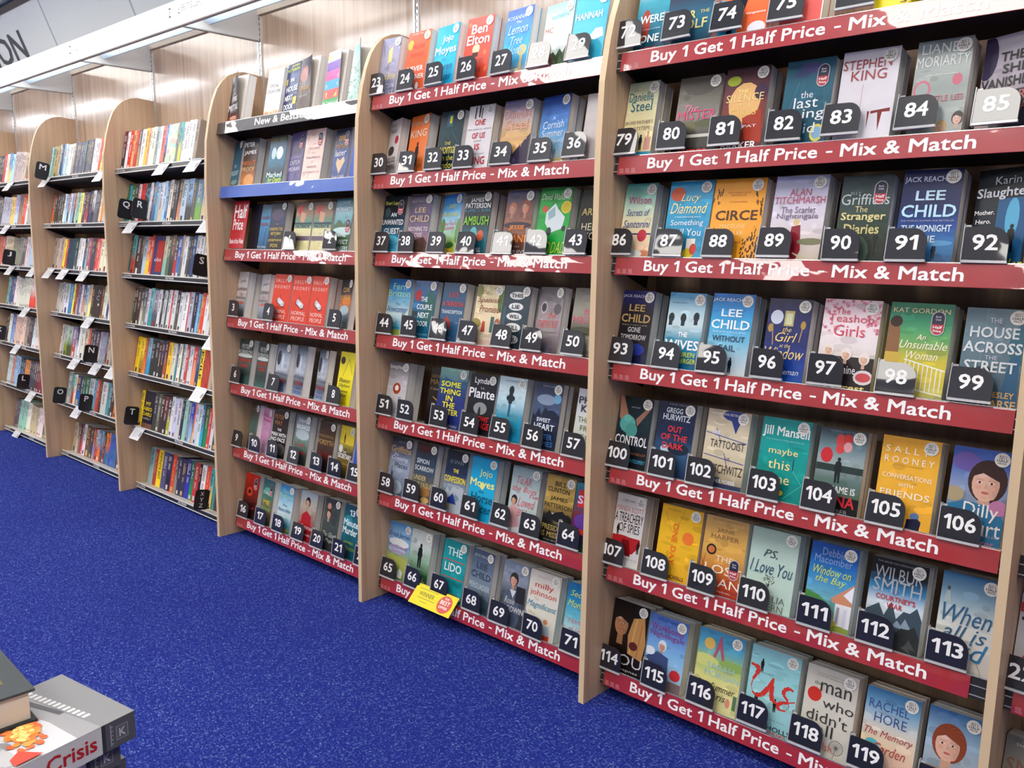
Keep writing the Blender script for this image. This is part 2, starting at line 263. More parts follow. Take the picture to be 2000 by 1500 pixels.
# ------------------------------------------------------------------ data (metres)
BOOKS=[[3,1,2.0611,0.118,0.1959,-0.042,0.014,"2c3440-343c48-2c2c34-241c1c-8a2c28",[["e",0.45,0.88,0.3,0.04,"c89878"],["l",0.3,0.85,0.7,0.92,0.03,"c89878"]],["*THE|.38|.25|.04|ddd|.4","*FIRST|.5|.65|.11|eee|.6","*MISTAKE|.67|.95|.13|eee","SANDIE JONES|.76|.6|.02|ccc"],"","dark paperback with a lifted cover at the left end of the New and Bestselling shelf",None],
[3,1,2.33,0.1066,0.19,0,0.014,"e8dcA0-e8e4d8-e8e8e8-e8e4e0-e8a060",[["fl"]],["SOCIAL|.35|.6|.07|333","CREATURE|.46|.9|.07|333"],"","white paperback with orange flames along its foot",None],
[3,1,2.438,0.11,0.1993,0.133,0.0286,"2c3c68-2c3868-28305c-242c54",[["r",0.04,0.28,0.14,0.4,"d8c030"],["r",0.7,0.66,0.95,0.8,"d8c030"]],["*JAMES|.06|.6|.06|c8d060|.6","*PATTERSON|.13|.9|.06|c8d060","*THE|.32|.3|.06|fff","*HOUSE|.49|.85|.11|fff|.55","*NEXT|.66|.6|.1|fff|.4","*DOOR|.83|.7|.11|fff|.45"],"","navy paperback with large white capitals",None],
[3,1,2.5546,0.112,0.202,-0.028,0.014,"484450-5c5054-584840-483c38",[["e",0.3,0.3,0.3,0.15,"a06860"],["e",0.7,0.2,0.3,0.2,"383440"]],["SPARKS|.57|.85|.09|c8a060","every breath|.7|.6|.04|bbb|.4"],"","brown paperback with gold capitals and a lifted corner",None],
[3,1,2.7185,0.112,0.202,-0.02,0.014,"f0f0f0-f0f0f0",[["r",0,0.19,1,0.35,"7a58a8"],["r",0,0.35,1,0.52,"d05898"],["r",0,0.52,1,0.68,"38a0d0"],["r",0,0.68,1,0.84,"d85050"],["r",0,0.84,1,1,"48a868"],["e",0.1,0.12,0.12,0.07,"e8d040"]],["Daily|.1|.3|.02|555|.6","*queenie|.29|.75|.09|e8e8f8","*malibu|.45|.75|.09|fff","paradise|.61|.8|.08|fff","*hotel|.77|.7|.09|f8e880","*RUTH HOGAN|.92|.9|.06|c8e8c8"],"","paperback striped in purple, pink, blue, red and green bands",None],
[3,1,2.8638,0.108,0.202,-0.051,0.014,"98dcd0-c8e4dc-b8d4c8-a8c8bc",[["fo","4a7a60"]],[],"","white paperback with green leaves and a standing open cover",None],
[3,2,2.0205,0.0916,0.2004,0.186,0.0344,"28485c-1c5068-185c78-2c6c80-484840",[["e",0.5,0.85,0.4,0.05,"88a0a0"]],["*THE|.52|.3|.06|c8e0e8|.45","*HOLIDAY|.66|.95|.1|c8e0e8","T.M. LOGAN|.82|.8|.03|5bc"],"h","teal paperback, leftmost on the second shelf of the New and Bestselling bay",None],
[3,2,2.135,0.1033,0.2013,0,0.014,"28242c-241c20-583828-a86838-c88850",[["e",0.6,0.85,0.35,0.12,"d89858"]],["*PETER|.13|.7|.09|e0e0e0|.4","*JAMES|.3|.85|.1|e0e0e0","*ABSOLUTE|.5|.95|.08|d07038","*PROOF|.63|.9|.09|d8b080"],"","black and copper paperback",None],
[3,2,2.326,0.1158,0.1969,0,0.014,"1c2428-205878-187090-103038-1890a8",[["e",0.3,0.35,0.14,0.12,"b8d8e0"],["e",0.65,0.35,0.2,0.13,"d8e4e8"]],["*TONY KENT|.08|.9|.07|8a8038","*Marked|.78|.9|.09|d8f0f0","*for Death|.88|.8|.09|c8d840|.55"],"","teal thriller paperback with yellow and white lettering",None],
[3,2,2.4528,0.11,0.202,0.117,0.0269,"584c80-504478-605890-504880",[["p",[[0.1,0.25],[0.9,0.2],[0.8,0.4],[0.2,0.42]],"3c3458"],["s",0.6,0.75,0.15,"2c2848"]],["HOW TO BE FAMOUS|.48|.8|.025|ccd","*CAITLIN|.58|.75|.08|d8d4e4","*MORAN|.7|.8|.08|d8d4e4"],"b","purple paperback",None],
[3,2,2.5693,0.1188,0.202,0,0.014,"e0c0b4-e8ccc0-ecd4c8-e8d0c4",[],["THE|.28|.15|.025|a78","TRUTHS|.36|.6|.04|a78","AND|.44|.2|.025|a78","TRIUMPHS|.53|.75|.04|a78","OF|.61|.1|.025|a78","GRACE|.7|.5|.04|a78","ATHERTON|.8|.85|.04|a78"],"b","pale pink paperback with thin spaced capitals",None],
[3,2,2.7363,0.11,0.1916,0.115,0.0266,"1c2038-1c2c50-1c4488-184490-1c2c60",[["p",[[0.5,0.85],[0.25,0.65],[0.3,0.55],[0.5,0.6],[0.7,0.53],[0.8,0.62]],"d8b890"]],["one|.18|.4|.09|e0b060|.45","/minute|.32|.85|.1|b88858","*later|.46|.7|.1|dde|.5","Susan Lewis|.9|.8|.06|ccd"],"b","navy paperback with a paper heart",None],
[3,2,2.8656,0.111,0.19,0,0.014,"2850b8-3060c8-2848a8",[],[],"","cobalt blue paperback half hidden by the upright",None],
[3,3,2.139,0.1089,0.1963,0.154,0.0309,"14182c-101424-101424",[],[],"","near black paperback beside the red half price card",None],
[3,3,2.2482,0.0684,0.1903,0,0.014,"38586c-3888b0-2c70a0-1c3c5c",[["l",0.7,0.5,0.6,0.9,0.05,"14284c"]],["*YELLOW|.28|.8|.07|803050","*DOOR|.42|.8|.07|a03c48","Run Away|.9|.9|.06|c8d8e0"],"","blue paperback with a thin dark figure, partly behind another,",None],
[3,3,2.318,0.105,0.1979,0,0.014,"242830-343c60-2c2c34-242020",[["e",0.45,0.25,0.4,0.12,"4c4460"]],["THE|.44|.2|.02|c8b058","*UNEXPECTED|.54|.9|.06|c8b058","*RETURN|.63|.65|.06|c8b058","OF|.69|.1|.02|c8b058","*JOSEPHINE|.77|.9|.06|c8b058","*FOX|.87|.5|.07|c8b058","CLARE|.96|.6|.02|ccc"],"h","black paperback with gold capitals and a fox",1],
[3,3,2.4917,0.1126,0.1926,0,0.014,"4a3c38-a07860-388878-d8d0a8-d8d098-c8b888",[["e",0.25,0.14,0.14,0.09,"c83038"],["p",[[0.3,0.18],[0.6,0.22],[0.55,0.42],[0.3,0.38]],"c8987c"],["r",0,0.4,1,0.44,"1c3c48"],["r",0,0.52,1,0.6,"d8d4a0"],["r",0,0.67,1,0.76,"6a5a68"]],["*PATRICK|.48|.85|.07|1c4858"],"h","paperback with clasped hands and striped bands, left one of two alike",None],
[3,3,2.6135,0.1143,0.192,0,0.014,"4a3c38-a07860-388878-d8d0a8-d8d098-c8b888",[["e",0.25,0.14,0.14,0.09,"c83038"],["p",[[0.3,0.18],[0.6,0.22],[0.55,0.42],[0.3,0.38]],"c8987c"],["r",0,0.4,1,0.44,"1c3c48"],["r",0,0.52,1,0.6,"d8d4a0"],["r",0,0.67,1,0.76,"6a5a68"]],["*PATRICK|.48|.85|.07|1c4858"],"h","paperback with clasped hands and striped bands, right one of two alike",None],
[3,3,2.7449,0.1033,0.2,0,0.014,"287080-88b4bc-489098-209080-1c9484",[["mt",0.42,"486848","3c5c50"],["e",0.5,0.6,0.6,0.08,"b8d8d8"]],["LIANE|.08|.6|.07|b8d0d8|.5","*MORIARTY|.2|.95|.08|d8e8ec","*NINE|.66|.6|.08|e0ecec","*PERFECT|.79|.9|.08|e0ecec","*STRANGERS|.91|.98|.08|e0ecec"],"b3","green and blue lakeside paperback",2],
[3,4,2.0205,0.0984,0.1982,0.132,0.0285,"c0bcbc-c8c4c4-c0b0ac-9aa8b8-2c3c50",[["e",0.5,0.66,0.4,0.03,"c86858"]],["/John|.2|.6|.08|555","/Grisham|.36|.95|.08|555","/The|.49|.3|.04|665","/Reckoning|.56|.95|.07|665"],"","white paperback with grey capitals in front of tag 3",3],
[3,4,2.1825,0.11,0.1933,0.247,0.0409,"b8b4b4-c0bcbc-b8a8a4-98a4b4-2c3c50",[["e",0.5,0.66,0.4,0.03,"c86858"]],["/John|.22|.6|.08|555","/Grisham|.38|.95|.08|555","/The|.5|.3|.04|665","/Reckoning|.57|.95|.07|665"],"","white paperback with grey capitals left of the three red ones",None],
[3,4,2.3208,0.1249,0.1956,0,0.014,"d84030-dc4834-d84030",[["can"]],["S A L L Y|.13|.6|.07|f0dcd0|.4","R O O N E Y|.26|.85|.07|f0dcd0","NORMAL|.76|.75|.08|f0dcd0","PEOPLE|.87|.7|.08|f0dcd0"],"h","red paperback with a silver tin, leftmost of three alike,",4],
[3,4,2.4541,0.1248,0.1939,0,0.014,"d84030-dc4834-d84030",[["can"]],["S A L L Y|.13|.6|.07|f0dcd0|.4","R O O N E Y|.26|.85|.07|f0dcd0","NORMAL|.76|.75|.08|f0dcd0","PEOPLE|.87|.7|.08|f0dcd0"],"h","red paperback with a silver tin, middle of three alike",None],
[3,4,2.5829,0.1071,0.1953,0,0.014,"d84030-dc4834-d84030",[["can"]],["S A L L Y|.13|.6|.07|f0dcd0|.4","R O O N E Y|.26|.85|.07|f0dcd0","NORMAL|.76|.75|.08|f0dcd0","PEOPLE|.87|.7|.08|f0dcd0"],"h","red paperback with a silver tin, rightmost of three alike",None],
[3,4,2.7279,0.11,0.1905,0.28,0.0444,"242428-3c3c44-c87840-588098-2c3c48",[["e",0.6,0.42,0.4,0.08,"d88040"],["e",0.5,0.6,0.4,0.1,"a8c0cc"]],["*CLIVE|.2|.6|.09|d8a858|.5","*CUSSLER|.35|.95|.08|d8a858","THE GRAY|.8|.7|.06|ccc","GHOST|.9|.6|.06|ccc"],"h","dark adventure paperback with an orange blast",5],
[3,5,2.0283,0.1103,0.1965,0,0.014,"34403c-3c4844-505c58-384440-486c68",[["e",0.5,0.36,0.6,0.04,"c8ccc8"]],["PETER|.16|.6|.09|c8ccc8","ROBINSON|.28|.95|.09|c8ccc8","*CARELESS|.46|.9|.07|d04030","*LOVE|.58|.55|.08|d04030"],"h","dark green paperback with red and white capitals, first of two alike",6],
[3,5,2.1538,0.11,0.1924,0.161,0.0317,"34403c-3c4844-505c58-384440-486c68",[["e",0.5,0.36,0.6,0.04,"c8ccc8"]],["PETER|.16|.6|.09|c8ccc8","ROBINSON|.28|.95|.09|c8ccc8","*CARELESS|.46|.9|.07|d04030","*LOVE|.58|.55|.08|d04030"],"h","dark green paperback with red and white capitals, second of two alike",None],
[3,5,2.307,0.11,0.2019,0.097,0.0247,"28303c-98a4b4-b0b8c4-383c48-a8b0c0",[["s",0.5,0.2,0.3,"d0d4dc"],["e",0.2,0.3,0.15,0.15,"303844"]],["*JAMES|.54|.8|.06|d8dce0","PATTERSON|.62|.95|.06|444858","*TARGET|.74|.7|.07|b03848|.55","*ALEX|.83|.6|.06|3858a8|.55","*CROSS|.92|.8|.07|3858a8|.5"],"h","silver thriller paperback, left one of three alike behind tag",7],
[3,5,2.4228,0.11,0.2045,0.241,0.0403,"28303c-98a4b4-b0b8c4-383c48-a8b0c0",[["s",0.5,0.2,0.3,"d0d4dc"],["e",0.2,0.3,0.15,0.15,"303844"]],["*JAMES|.54|.8|.06|d8dce0","PATTERSON|.62|.95|.06|444858","*TARGET|.74|.7|.07|b03848|.55","*ALEX|.83|.6|.06|3858a8|.55","*CROSS|.92|.8|.07|3858a8|.5"],"","silver thriller paperback, middle one of three alike",None],
[3,5,2.5677,0.11,0.2006,0.303,0.0468,"28303c-98a4b4-b0b8c4-383c48-a8b0c0",[["s",0.5,0.2,0.3,"d0d4dc"],["e",0.2,0.3,0.15,0.15,"303844"]],["*JAMES|.54|.8|.06|d8dce0","PATTERSON|.62|.95|.06|444858","*TARGET|.74|.7|.07|b03848|.55","*ALEX|.83|.6|.06|3858a8|.55","*CROSS|.92|.8|.07|3858a8|.5"],"h","silver thriller paperback, right one of three alike",None],
[3,5,2.7273,0.11,0.2046,0.125,0.0277,"e8d820-ecdc24-e8d820",[["e",0.2,0.16,0.15,0.07,"3c2c20"],["l",0.3,0.45,0.6,0.12,0.02,"554820"],["l",0.6,0.12,0.9,0.4,0.02,"554820"]],["/Eleanor|.52|.75|.07|332","/Oliphant|.62|.75|.07|332","/completely|.72|.6|.04|332","/fine|.79|.4|.05|332","AIL HONEYMAN|.93|.6|.03|a90"],"","bright yellow paperback with black script",8],
[3,6,2.069,0.0881,0.1973,0.182,0.034,"3c3430-4c5048-487068-685848-3c2c28",[["l",0.3,0.3,0.25,0.9,0.08,"38706c"],["l",0.7,0.3,0.6,0.9,0.08,"584838"]],["JOJO|.1|.8|.05|a97"],"h","brown and teal striped paperback",9],
[3,6,2.1572,0.11,0.1917,0.24,0.0401,"b078a0-c088b0-b880a8-c8a0c0",[],["Heidi|.15|.8|.07|d04878","Swain|.25|.8|.07|d04878"],"h","lilac pink paperback",10],
[3,6,2.2762,0.1098,0.201,0,0.014,"281c1c-2c2020-241c1c-1c1818",[["e",0.7,0.8,0.3,0.12,"585450"]],["*PETER|.15|.6|.09|a06838|.4","*MAY|.27|.5|.09|a06838|.4","*THE|.41|.25|.05|eee","*MAN WITH|.51|.95|.08|eee","*NO FACE|.61|.9|.08|eee"],"h","dark brown paperback with white and copper capitals",11],
[3,6,2.4304,0.11,0.202,0.106,0.0256,"343c40-98a8ac-688478-3c5048-241c1c",[["e",0.5,0.4,0.5,0.1,"a8b8bc"]],["DAVID|.12|.7|.07|dde","*BALDACCI|.24|.95|.08|e4e8ec","LONG ROAD|.6|.6|.06|c33","*TO MERCY|.75|.7|.06|c02c34|.6"],"h","black paperback with misty hills and red words",12],
[3,6,2.6014,0.1045,0.1973,0,0.014,"38241c-4c3424-3c2420-241818",[],["*FREDERICK|.28|.9|.05|8a7040","*FORSYTH|.4|.95|.1|a88850","*THE FOX|.65|.7|.1|8a1c24"],"h","dark brown paperback with gold capitals",13],
[3,6,2.7158,0.11,0.2,0.156,0.0311,"d8c020-c8b428-443820-806820-403020",[["r",0,0.05,1,0.35,"d8c028"],["s",0.35,0.14,0.2,"221c10"],["e",0.15,0.45,0.14,0.08,"d8d8d0"]],["THE|.5|.25|.04|eee|.45","*SECRETARY|.58|.95|.09|eee","RENEE KNIGHT|.72|.5|.03|cb6|.6"],"h","yellow and black paperback with a striding figure",14],
[3,6,2.8374,0.111,0.19,0,0.014,"3858c0-3050b0",[],[],"","blue paperback behind tag 15 beside the upright",15],
[3,7,2.0302,0.1118,0.1963,0,0.014,"c82818-901c14-3c1814-241414",[["e",0.4,0.4,0.2,0.1,"d84020"],["e",0.4,0.4,0.1,0.05,"28140f"]],["V|.18|.3|.08|b22|.4","SCARLET|.75|.6|.05|c33|.6"],"b","red and black paperback with a swirl",16],
[3,7,2.1506,0.11,0.1926,0.143,0.0297,"2c5c68-38806c-786048-303c38",[["e",0.5,0.25,0.35,0.08,"58a8a0"]],["FEARLESS|.3|.8|.07|ded","*ME|.5|.6|.1|d8b840|.5","BEFORE|.65|.8|.07|8c8|.5"],"b","teal and green paperback with yellow capitals",17],
[3,7,2.3024,0.1041,0.197,0,0.014,"2c78b0-58a0c8-a8ccd8-c8d8d8-48a0b8-486c48",[["e",0.6,0.93,0.3,0.05,"a8a050"]],["Fern|.13|.5|.08|98ccc0","Britton|.22|.9|.08|a8d8a0","/The|.42|.3|.04|147","/Newcomer|.52|.9|.08|2464a0"],"h","sky blue paperback with script over a harbour, lowest shelf,",18],
[3,7,2.4568,0.1116,0.2014,0,0.014,"98a8b8-b0a898-987c6c-881c20-401418",[["f",0.45,0.22,0.28,"c89878","2c2020"],["p",[[0.2,0.48],[0.45,0.38],[0.75,0.48],[0.85,1],[0.1,1]],"a81c24"]],["/Summer|.7|.75|.08|dcc|.6","Queen|.85|.5|.06|dcc|.6"],"","paperback with a dark haired woman in a red dress",19],
[3,7,2.6212,0.1,0.206,0,0.014,"343838-485048-3c4440-28282c",[["f",0.32,0.3,0.32,"c8a088","4c2c20"],["e",0.3,0.15,0.12,0.06,"c89078"],["e",0.7,0.35,0.2,0.15,"38403c"]],["/The Glass|.68|.8|.08|c8ccc8","/Pupil|.8|.6|.08|c8ccc8|.6"],"h","dark green paperback with a pale faced woman",20],
[3,7,2.7376,0.11,0.2051,0.084,0.0232,"184858-1c6878-185868-105060",[["e",0.3,0.3,0.25,0.1,"2c8c98"]],["*13|.14|.35|.1|ddeef0|.5","*Minute|.33|.9|.11|ddeef0","*Murder|.48|.9|.12|ddeef0","JAMES|.7|.6|.06|98b030","PATTERSON|.8|.8|.06|98b030"],"h","dark teal paperback with slanted white lettering",21],
[4,1,3.0205,0.0937,0.202,0,0.014,"8a8aa8-a8a4b8-9a98b0-8484a0",[["p",[[0.4,0.2],[0.6,0.15],[0.62,0.4],[0.42,0.42]],"d8d090"],["e",0.5,0.14,0.05,0.03,"a98"],["l",0.1,0.1,0.2,0.3,0.02,"556"],["l",0.5,0.4,0.45,0.55,0.02,"446"]],["/Paris Echo|.64|.9|.09|e8d870|.5","SEBASTIAN|.8|.85|.08|eef|.5","FAULKS|.91|.75|.09|eef|.55"],"h","lilac grey paperback with a girl in yellow",23],
[4,1,3.151,0.1087,0.202,0,0.014,"e0603c-e4643c-e0603c",[["e",0.15,0.2,0.13,0.08,"e8b040"],["r",0.98,0,1,1,"e8c040"],["e",0.65,0.88,0.07,0.06,"eee"],["e",0.4,0.95,0.05,0.03,"eee"]],["THE SUNDAY TIMES|.04|.5|.02|fdc|.4","RUTH|.24|.5|.08|c84830|.5","JONES|.38|.6|.08|c84830|.5","*NEVER|.6|.7|.08|f8ece0|.5","*GREENER|.73|.85|.08|f8ece0|.5"],"h","orange paperback with white capitals",24],
[4,1,3.279,0.11,0.202,0.087,0.0236,"18a8d8-20b4e0-1cb0dc",[],["*Jojo|.22|.5|.12|e0f4f4|.55","*Moyes|.4|.95|.15|e0f4f4","the|.53|.2|.03|068","Horse|.64|.8|.1|0a6898|.5","Dancer|.8|.8|.1|0a6898|.5"],"h","cyan paperback on the top shelf, second from left beside the orange one,",25],
[4,1,3.4232,0.1104,0.202,0,0.014,"d04430-d44834-d04430",[["e",0.45,0.48,0.14,0.08,"e8c0a0"],["r",0.33,0.53,0.55,0.6,"4a1a14"],["e",0.8,0.55,0.07,0.04,"e8703c"],["e",0.1,0.1,0.06,0.04,"e8703c"],["e",0.9,0.8,0.06,0.04,"e8703c"],["e",0.15,0.75,0.06,0.04,"e8703c"]],["*Ben|.18|.6|.13|f4ece8|.5","*Elton|.34|.85|.13|f4ece8|.5","IDENTITY|.67|.6|.07|88241c","CRISIS|.8|.5|.07|88241c","A novel|.93|.3|.02|fcb"],"h","red paperback with bold white lettering",26],
[4,1,3.5773,0.11,0.202,0.086,0.0235,"2458b8-3078cc-3898dc-48b0e0-2090c0-c8b898",[["e",0.55,0.93,0.3,0.06,"e0d4b8"],["r",0.7,0.65,0.8,0.92,"c8b078"],["e",0.75,0.62,0.18,0.08,"c8c088"]],["ROSANNA|.13|.7|.06|d8e8f8|.4","The|.2|.2|.03|def","/Lemon|.3|.75|.12|c0e4f4","/Tree|.46|.45|.11|c0e4f4","/Hotel|.6|.6|.11|a0d4f0"],"h","blue beach paperback with palm tree",27],
[4,1,3.7269,0.11,0.19,0.11,0.0261,"88d0dc-c0e4e4-e0ece8-d0d8d0-3a6a30",[["mt",0.72,"3c5038","5c6c50"],["s",0.42,0.75,0.2,"8a4a40"]],["KATHRYN|.2|.6|.06|6aa|.55","MC|.38|.3|.08|c87858|.2"],"h","pale turquoise paperback with a figure on a green hill",28],
[4,1,3.8414,0.111,0.19,0,0.014,"38b0d0-40b8d4-38b0d0",[["p",[[0.5,0.62],[0.7,0.5],[0.9,0.5],[0.95,0.62],[0.7,0.66]],"f0f4f4"]],["*HANNAH|.3|.8|.1|e8f8f8|.45"],"h","turquoise paperback with a white boat at the right end",29],
[4,2,3.0205,0.09,0.202,0.27,0.0433,"c8c4c4-d4d0d0-ccc8c8",[["e",0.72,0.35,0.16,0.07,"b82838"],["e",0.35,0.52,0.25,0.08,"2c2828"],["p",[[0.2,0.45],[0.5,0.5],[0.45,0.58],[0.15,0.55]],"332f2f"]],["Terry|.1|.5|.07|444|.35","Neil|.19|.5|.07|444|.4","GOOD|.68|.7|.09|333","OMENS|.8|.8|.09|333"],"","white paperback with black winged mark and red dot",30],
[4,2,3.1435,0.11,0.202,0.16,0.0316,"e07030-e87838-e07430",[["s",0.5,0.44,0.4,"1c1414"]],["STEPHEN|.14|.8|.07|c8b8a0|.45","KING|.3|.85|.12|e0d8c8|.5","OUTSIDER|.85|.6|.06|b84820|.6"],"h","orange paperback with a dark standing figure",31],
[4,2,3.3047,0.1057,0.1971,0,0.014,"1c2c34-183c44-142830-101c24",[["r",0.3,0.05,0.55,0.25,"285c68"],["r",0.4,0.08,0.5,0.2,"d8c838"],["l",0.5,0.3,1,0.6,0.02,"2c5c68"],["l",0.0,0.6,0.3,0.3,0.015,"285460"]],["THE|.52|.25|.05|d8d058|.45","woman|.63|.85|.1|d8d058","in the|.75|.5|.08|d8d058|.5","window|.87|.85|.1|d8d058","/FINN|.97|.4|.05|ccc|.4"],"h","black and teal paperback with yellow lettering",32],
[4,2,3.4294,0.1085,0.202,0,0.014,"d4d0d4-dcd8dc-d4d0d4",[["r",0.25,0.02,0.3,0.2,"222"],["r",0.4,0.0,0.46,0.18,"222"],["r",0.5,0.04,0.54,0.2,"222"]],["*ONE|.26|.4|.09|c03040","Five went to school|.36|.9|.02|555","*OF US|.46|.5|.09|c03040","forever|.54|.3|.02|555","*IS|.63|.2|.09|c03040","only one is dead|.74|.6|.02|555","*LYING|.84|.75|.12|b02c38","KAREN M. McMANUS|.97|.7|.04|444"],"h","white paperback with red capitals in a column",33],
[4,2,3.578,0.1163,0.202,0,0.014,"6a688c-a898a0-d8b078-e8b870-4a4468",[["p",[[0.45,0.8],
[1,0.5],
[1,1],[0.45,1]],"3c3448"],["e",0.3,0.88,0.3,0.08,"6a5a90"]],["Danielle|.2|.9|.12|c88878","Steel|.36|.75|.12|d89878","TURNING|.56|.8|.06|e8c098","POINT|.66|.6|.06|e8c098"],"h","violet to amber sunset paperback",34],
[4,2,3.7179,0.11,0.202,0.097,0.0247,"24448c-3868b4-5090cc-88b8d4-c8b890",[["p",[[0.5,0.86],[0.56,0.78],[0.6,0.88]],"f0f0f0"],["r",0.35,0.9,1,1,"c8b070"],["r",0,0.88,0.4,0.92,"554"]],["A|.32|.1|.05|d8e8f4|.5","Cornish|.41|.75|.1|d8e8f4","Summer|.53|.75|.1|d8e8f4","CATHERINE|.66|.9|.05|b8d0e8","ALLIOTT|.76|.8|.05|b8d0e8"],"h","blue seaside paperback with a small white sail",35],
[4,2,3.8862,0.1098,0.19,0,0.014,"b8b0b0-c0b8b8-b8b0b0",[],[],"","blank pale grey paperback back",36],
[4,3,3.0205,0.114,0.2005,0,0.014,"18242c-101820-1c3c50-2888b0-58b8d8",[["e",0.2,0.28,0.13,0.08,"385058"],["e",0.5,0.75,0.35,0.08,"58b0d0"],["e",0.8,0.6,0.1,0.06,"101820"]],["*Shari Lapena|.13|.8|.07|d0d060|.45","*AN|.32|.25|.07|e8ecf0","*UNWANTED|.45|.95|.09|e8ecf0","*GUEST|.6|.7|.1|e8ecf0"],"b","black and icy blue paperback",37],
[4,3,3.1577,0.1048,0.2017,0,0.014,"4a3c58-4c4060-504468-786080-a87888-483028",[["p",[[0.0,0.9],[0.4,0.75],[0.8,0.7],
[1,0.8],
[1,1],
[0,1]],"584038"],["e",0.6,0.82,0.15,0.1,"6c5048"]],["JACK REACHER|.12|.8|.05|b8a8b0|.45","LEE|.26|.5|.08|d8bc90","CHILD|.4|.9|.11|d8bc90","*NOTHING TO|.57|.9|.07|dcd0d4","*LOSE|.67|.45|.07|dcd0d4"],"h","purple paperback with gold and white capitals",38],
[4,3,3.2932,0.11,0.2005,0.207,0.0366,"2c70b8-4898d0-a8ccd8-98c070-c8c040",[["e",0.12,0.5,0.12,0.12,"4a8840"],["e",0.95,0.6,0.12,0.2,"5c9848"],["r",0.4,0.85,0.8,0.98,"e0c838"],["e",0.6,0.82,0.25,0.05,"3c7838"]],["/Cathy|.2|.6|.09|c8dc70|.5","/Bramley|.33|.85|.09|d0dc70|.5","/A|.43|.1|.03|a36","VINTAGE|.48|.7|.05|c85068","SUMMER|.55|.6|.05|c85068"],"h","blue and green garden paperback with yellow pot",39],
[4,3,3.4177,0.1125,0.202,0,0.014,"1c2028-141c20-183038-206878-184048",[["s",0.4,0.62,0.2,"0a1014"],["e",0.45,0.68,0.15,0.14,"58a8b0"],["e",0.72,0.68,0.13,0.085,"c85c40"]],["*JAMES|.14|.5|.08|d8dce0|.45","*PATTERSON|.22|.95|.08|d8dce0","& JAMES O. BORN|.3|.95|.06|4888a0","*AMBUSH|.45|.98|.14|7cb838","READY|.88|.3|.03|dde|.65","AIM FIRE|.92|.35|.03|dde|.65"],"h","dark paperback with tall green capitals",40],
[4,3,3.592,0.109,0.1988,0,0.014,"3c4468-6a4c50-8a5c48-7a4838-181420",[["f",0.25,0.28,0.26,"b08070","a86848"],["f",0.72,0.26,0.3,"b88068","8a4c38"],["e",0.5,0.52,0.5,0.05,"382c38"]],["*JESSIE|.56|.55|.08|e88c40","*KEANE|.72|.9|.11|e88c40","ON A|.84|.2|.03|ccc|.6","*KNIFE'S EDGE|.93|.8|.08|b8b0b0|.55"],"h","brown paperback with two women and orange capitals",41],
[4,3,3.7236,0.1168,0.202,0,0.014,"1c8c38-24a044-209c40-1c9038",[["e",0.2,0.3,0.1,0.05,"b85040"],["p",[[0.25,0.35],[0.5,0.22],[0.6,0.3],[0.85,0.42],[0.8,0.58],[0.45,0.64],[0.25,0.5]],"c8d4d8"],["e",0.4,0.62,0.08,0.06,"2c3438"],["e",0.85,0.58,0.07,0.04,"2c3438"],["p",[[0.3,0.35],[0.5,0.27],[0.55,0.4],[0.35,0.46]],"8aa8b0"],["e",0.85,0.28,0.16,0.09,"c8b438"],["e",0.85,0.28,0.12,0.065,"b8a428"]],["/David Walliams|.13|.9|.08|c8e8c0","/BAD|.85|.45|.16|b8d840|.3","/DAD|.85|.45|.16|b8d840|.78"],"h","bright green paperback with a small white car",42],
[4,3,3.8767,0.111,0.1972,0,0.014,"141410-181814-101010",[],["*ARC|.34|.5|.1|a89858|.3","HERE|.55|.6|.1|c8c0a8|.4","YOU|.68|.5|.1|c8c0a8|.45"],"h","black paperback half hidden by the upright",43],
[4,4,3.0385,0.1182,0.2008,0,0.014,"2060a0-3888c0-78b0c8-c8d8d8-58a8c0-58784c",[["e",0.55,0.92,0.35,0.06,"98a848"],["r",0.0,0.82,1,0.86,"3090b0"]],["Fern|.13|.6|.1|a8d8c0|.5","Britton|.25|.95|.1|a8d8a8","The|.43|.2|.04|157","/Newcomer|.52|.9|.1|2464a0"],"h","blue sky paperback with script over a harbour",44],
[4,4,3.1748,0.1064,0.1986,0,0.014,"486898-1c5c88-186078-145c84",[["e",0.2,0.25,0.16,0.1,"a02c38"],["r",0,0.38,0.25,0.46,"2c80b8"],["r",0,0.52,0.25,0.6,"1c3038"],["e",0.75,0.45,0.25,0.3,"205c58"]],["*THE|.31|.3|.08|e0ecf0|.5","*COUPLE|.44|.7|.09|e0ecf0|.55","*NEXT|.58|.5|.09|e0ecf0|.55","*DOOR|.72|.5|.09|e0ecf0|.55","SHARI LAPENA|.9|.5|.03|8cc|.6"],"h","teal blue paperback with stacked white capitals",45],
[4,4,3.3137,0.1052,0.1971,0,0.014,"2c4c6c-2c5478-305c80-2c5478",[["e",0.3,0.68,0.2,0.1,"983438"],["l",0.3,0.55,0.5,0.78,0.06,"a83c38"]],["KATE|.2|.4|.08|c84038","*ATKINSON|.35|.9|.08|c84038","*TRANSCRIPTION|.48|.9|.06|c8d4dc","Superb|.65|.15|.02|aab|.8","The Times|.9|.2|.02|aab|.5"],"h","slate blue paperback with red capitals and a red flamingo shape",46],
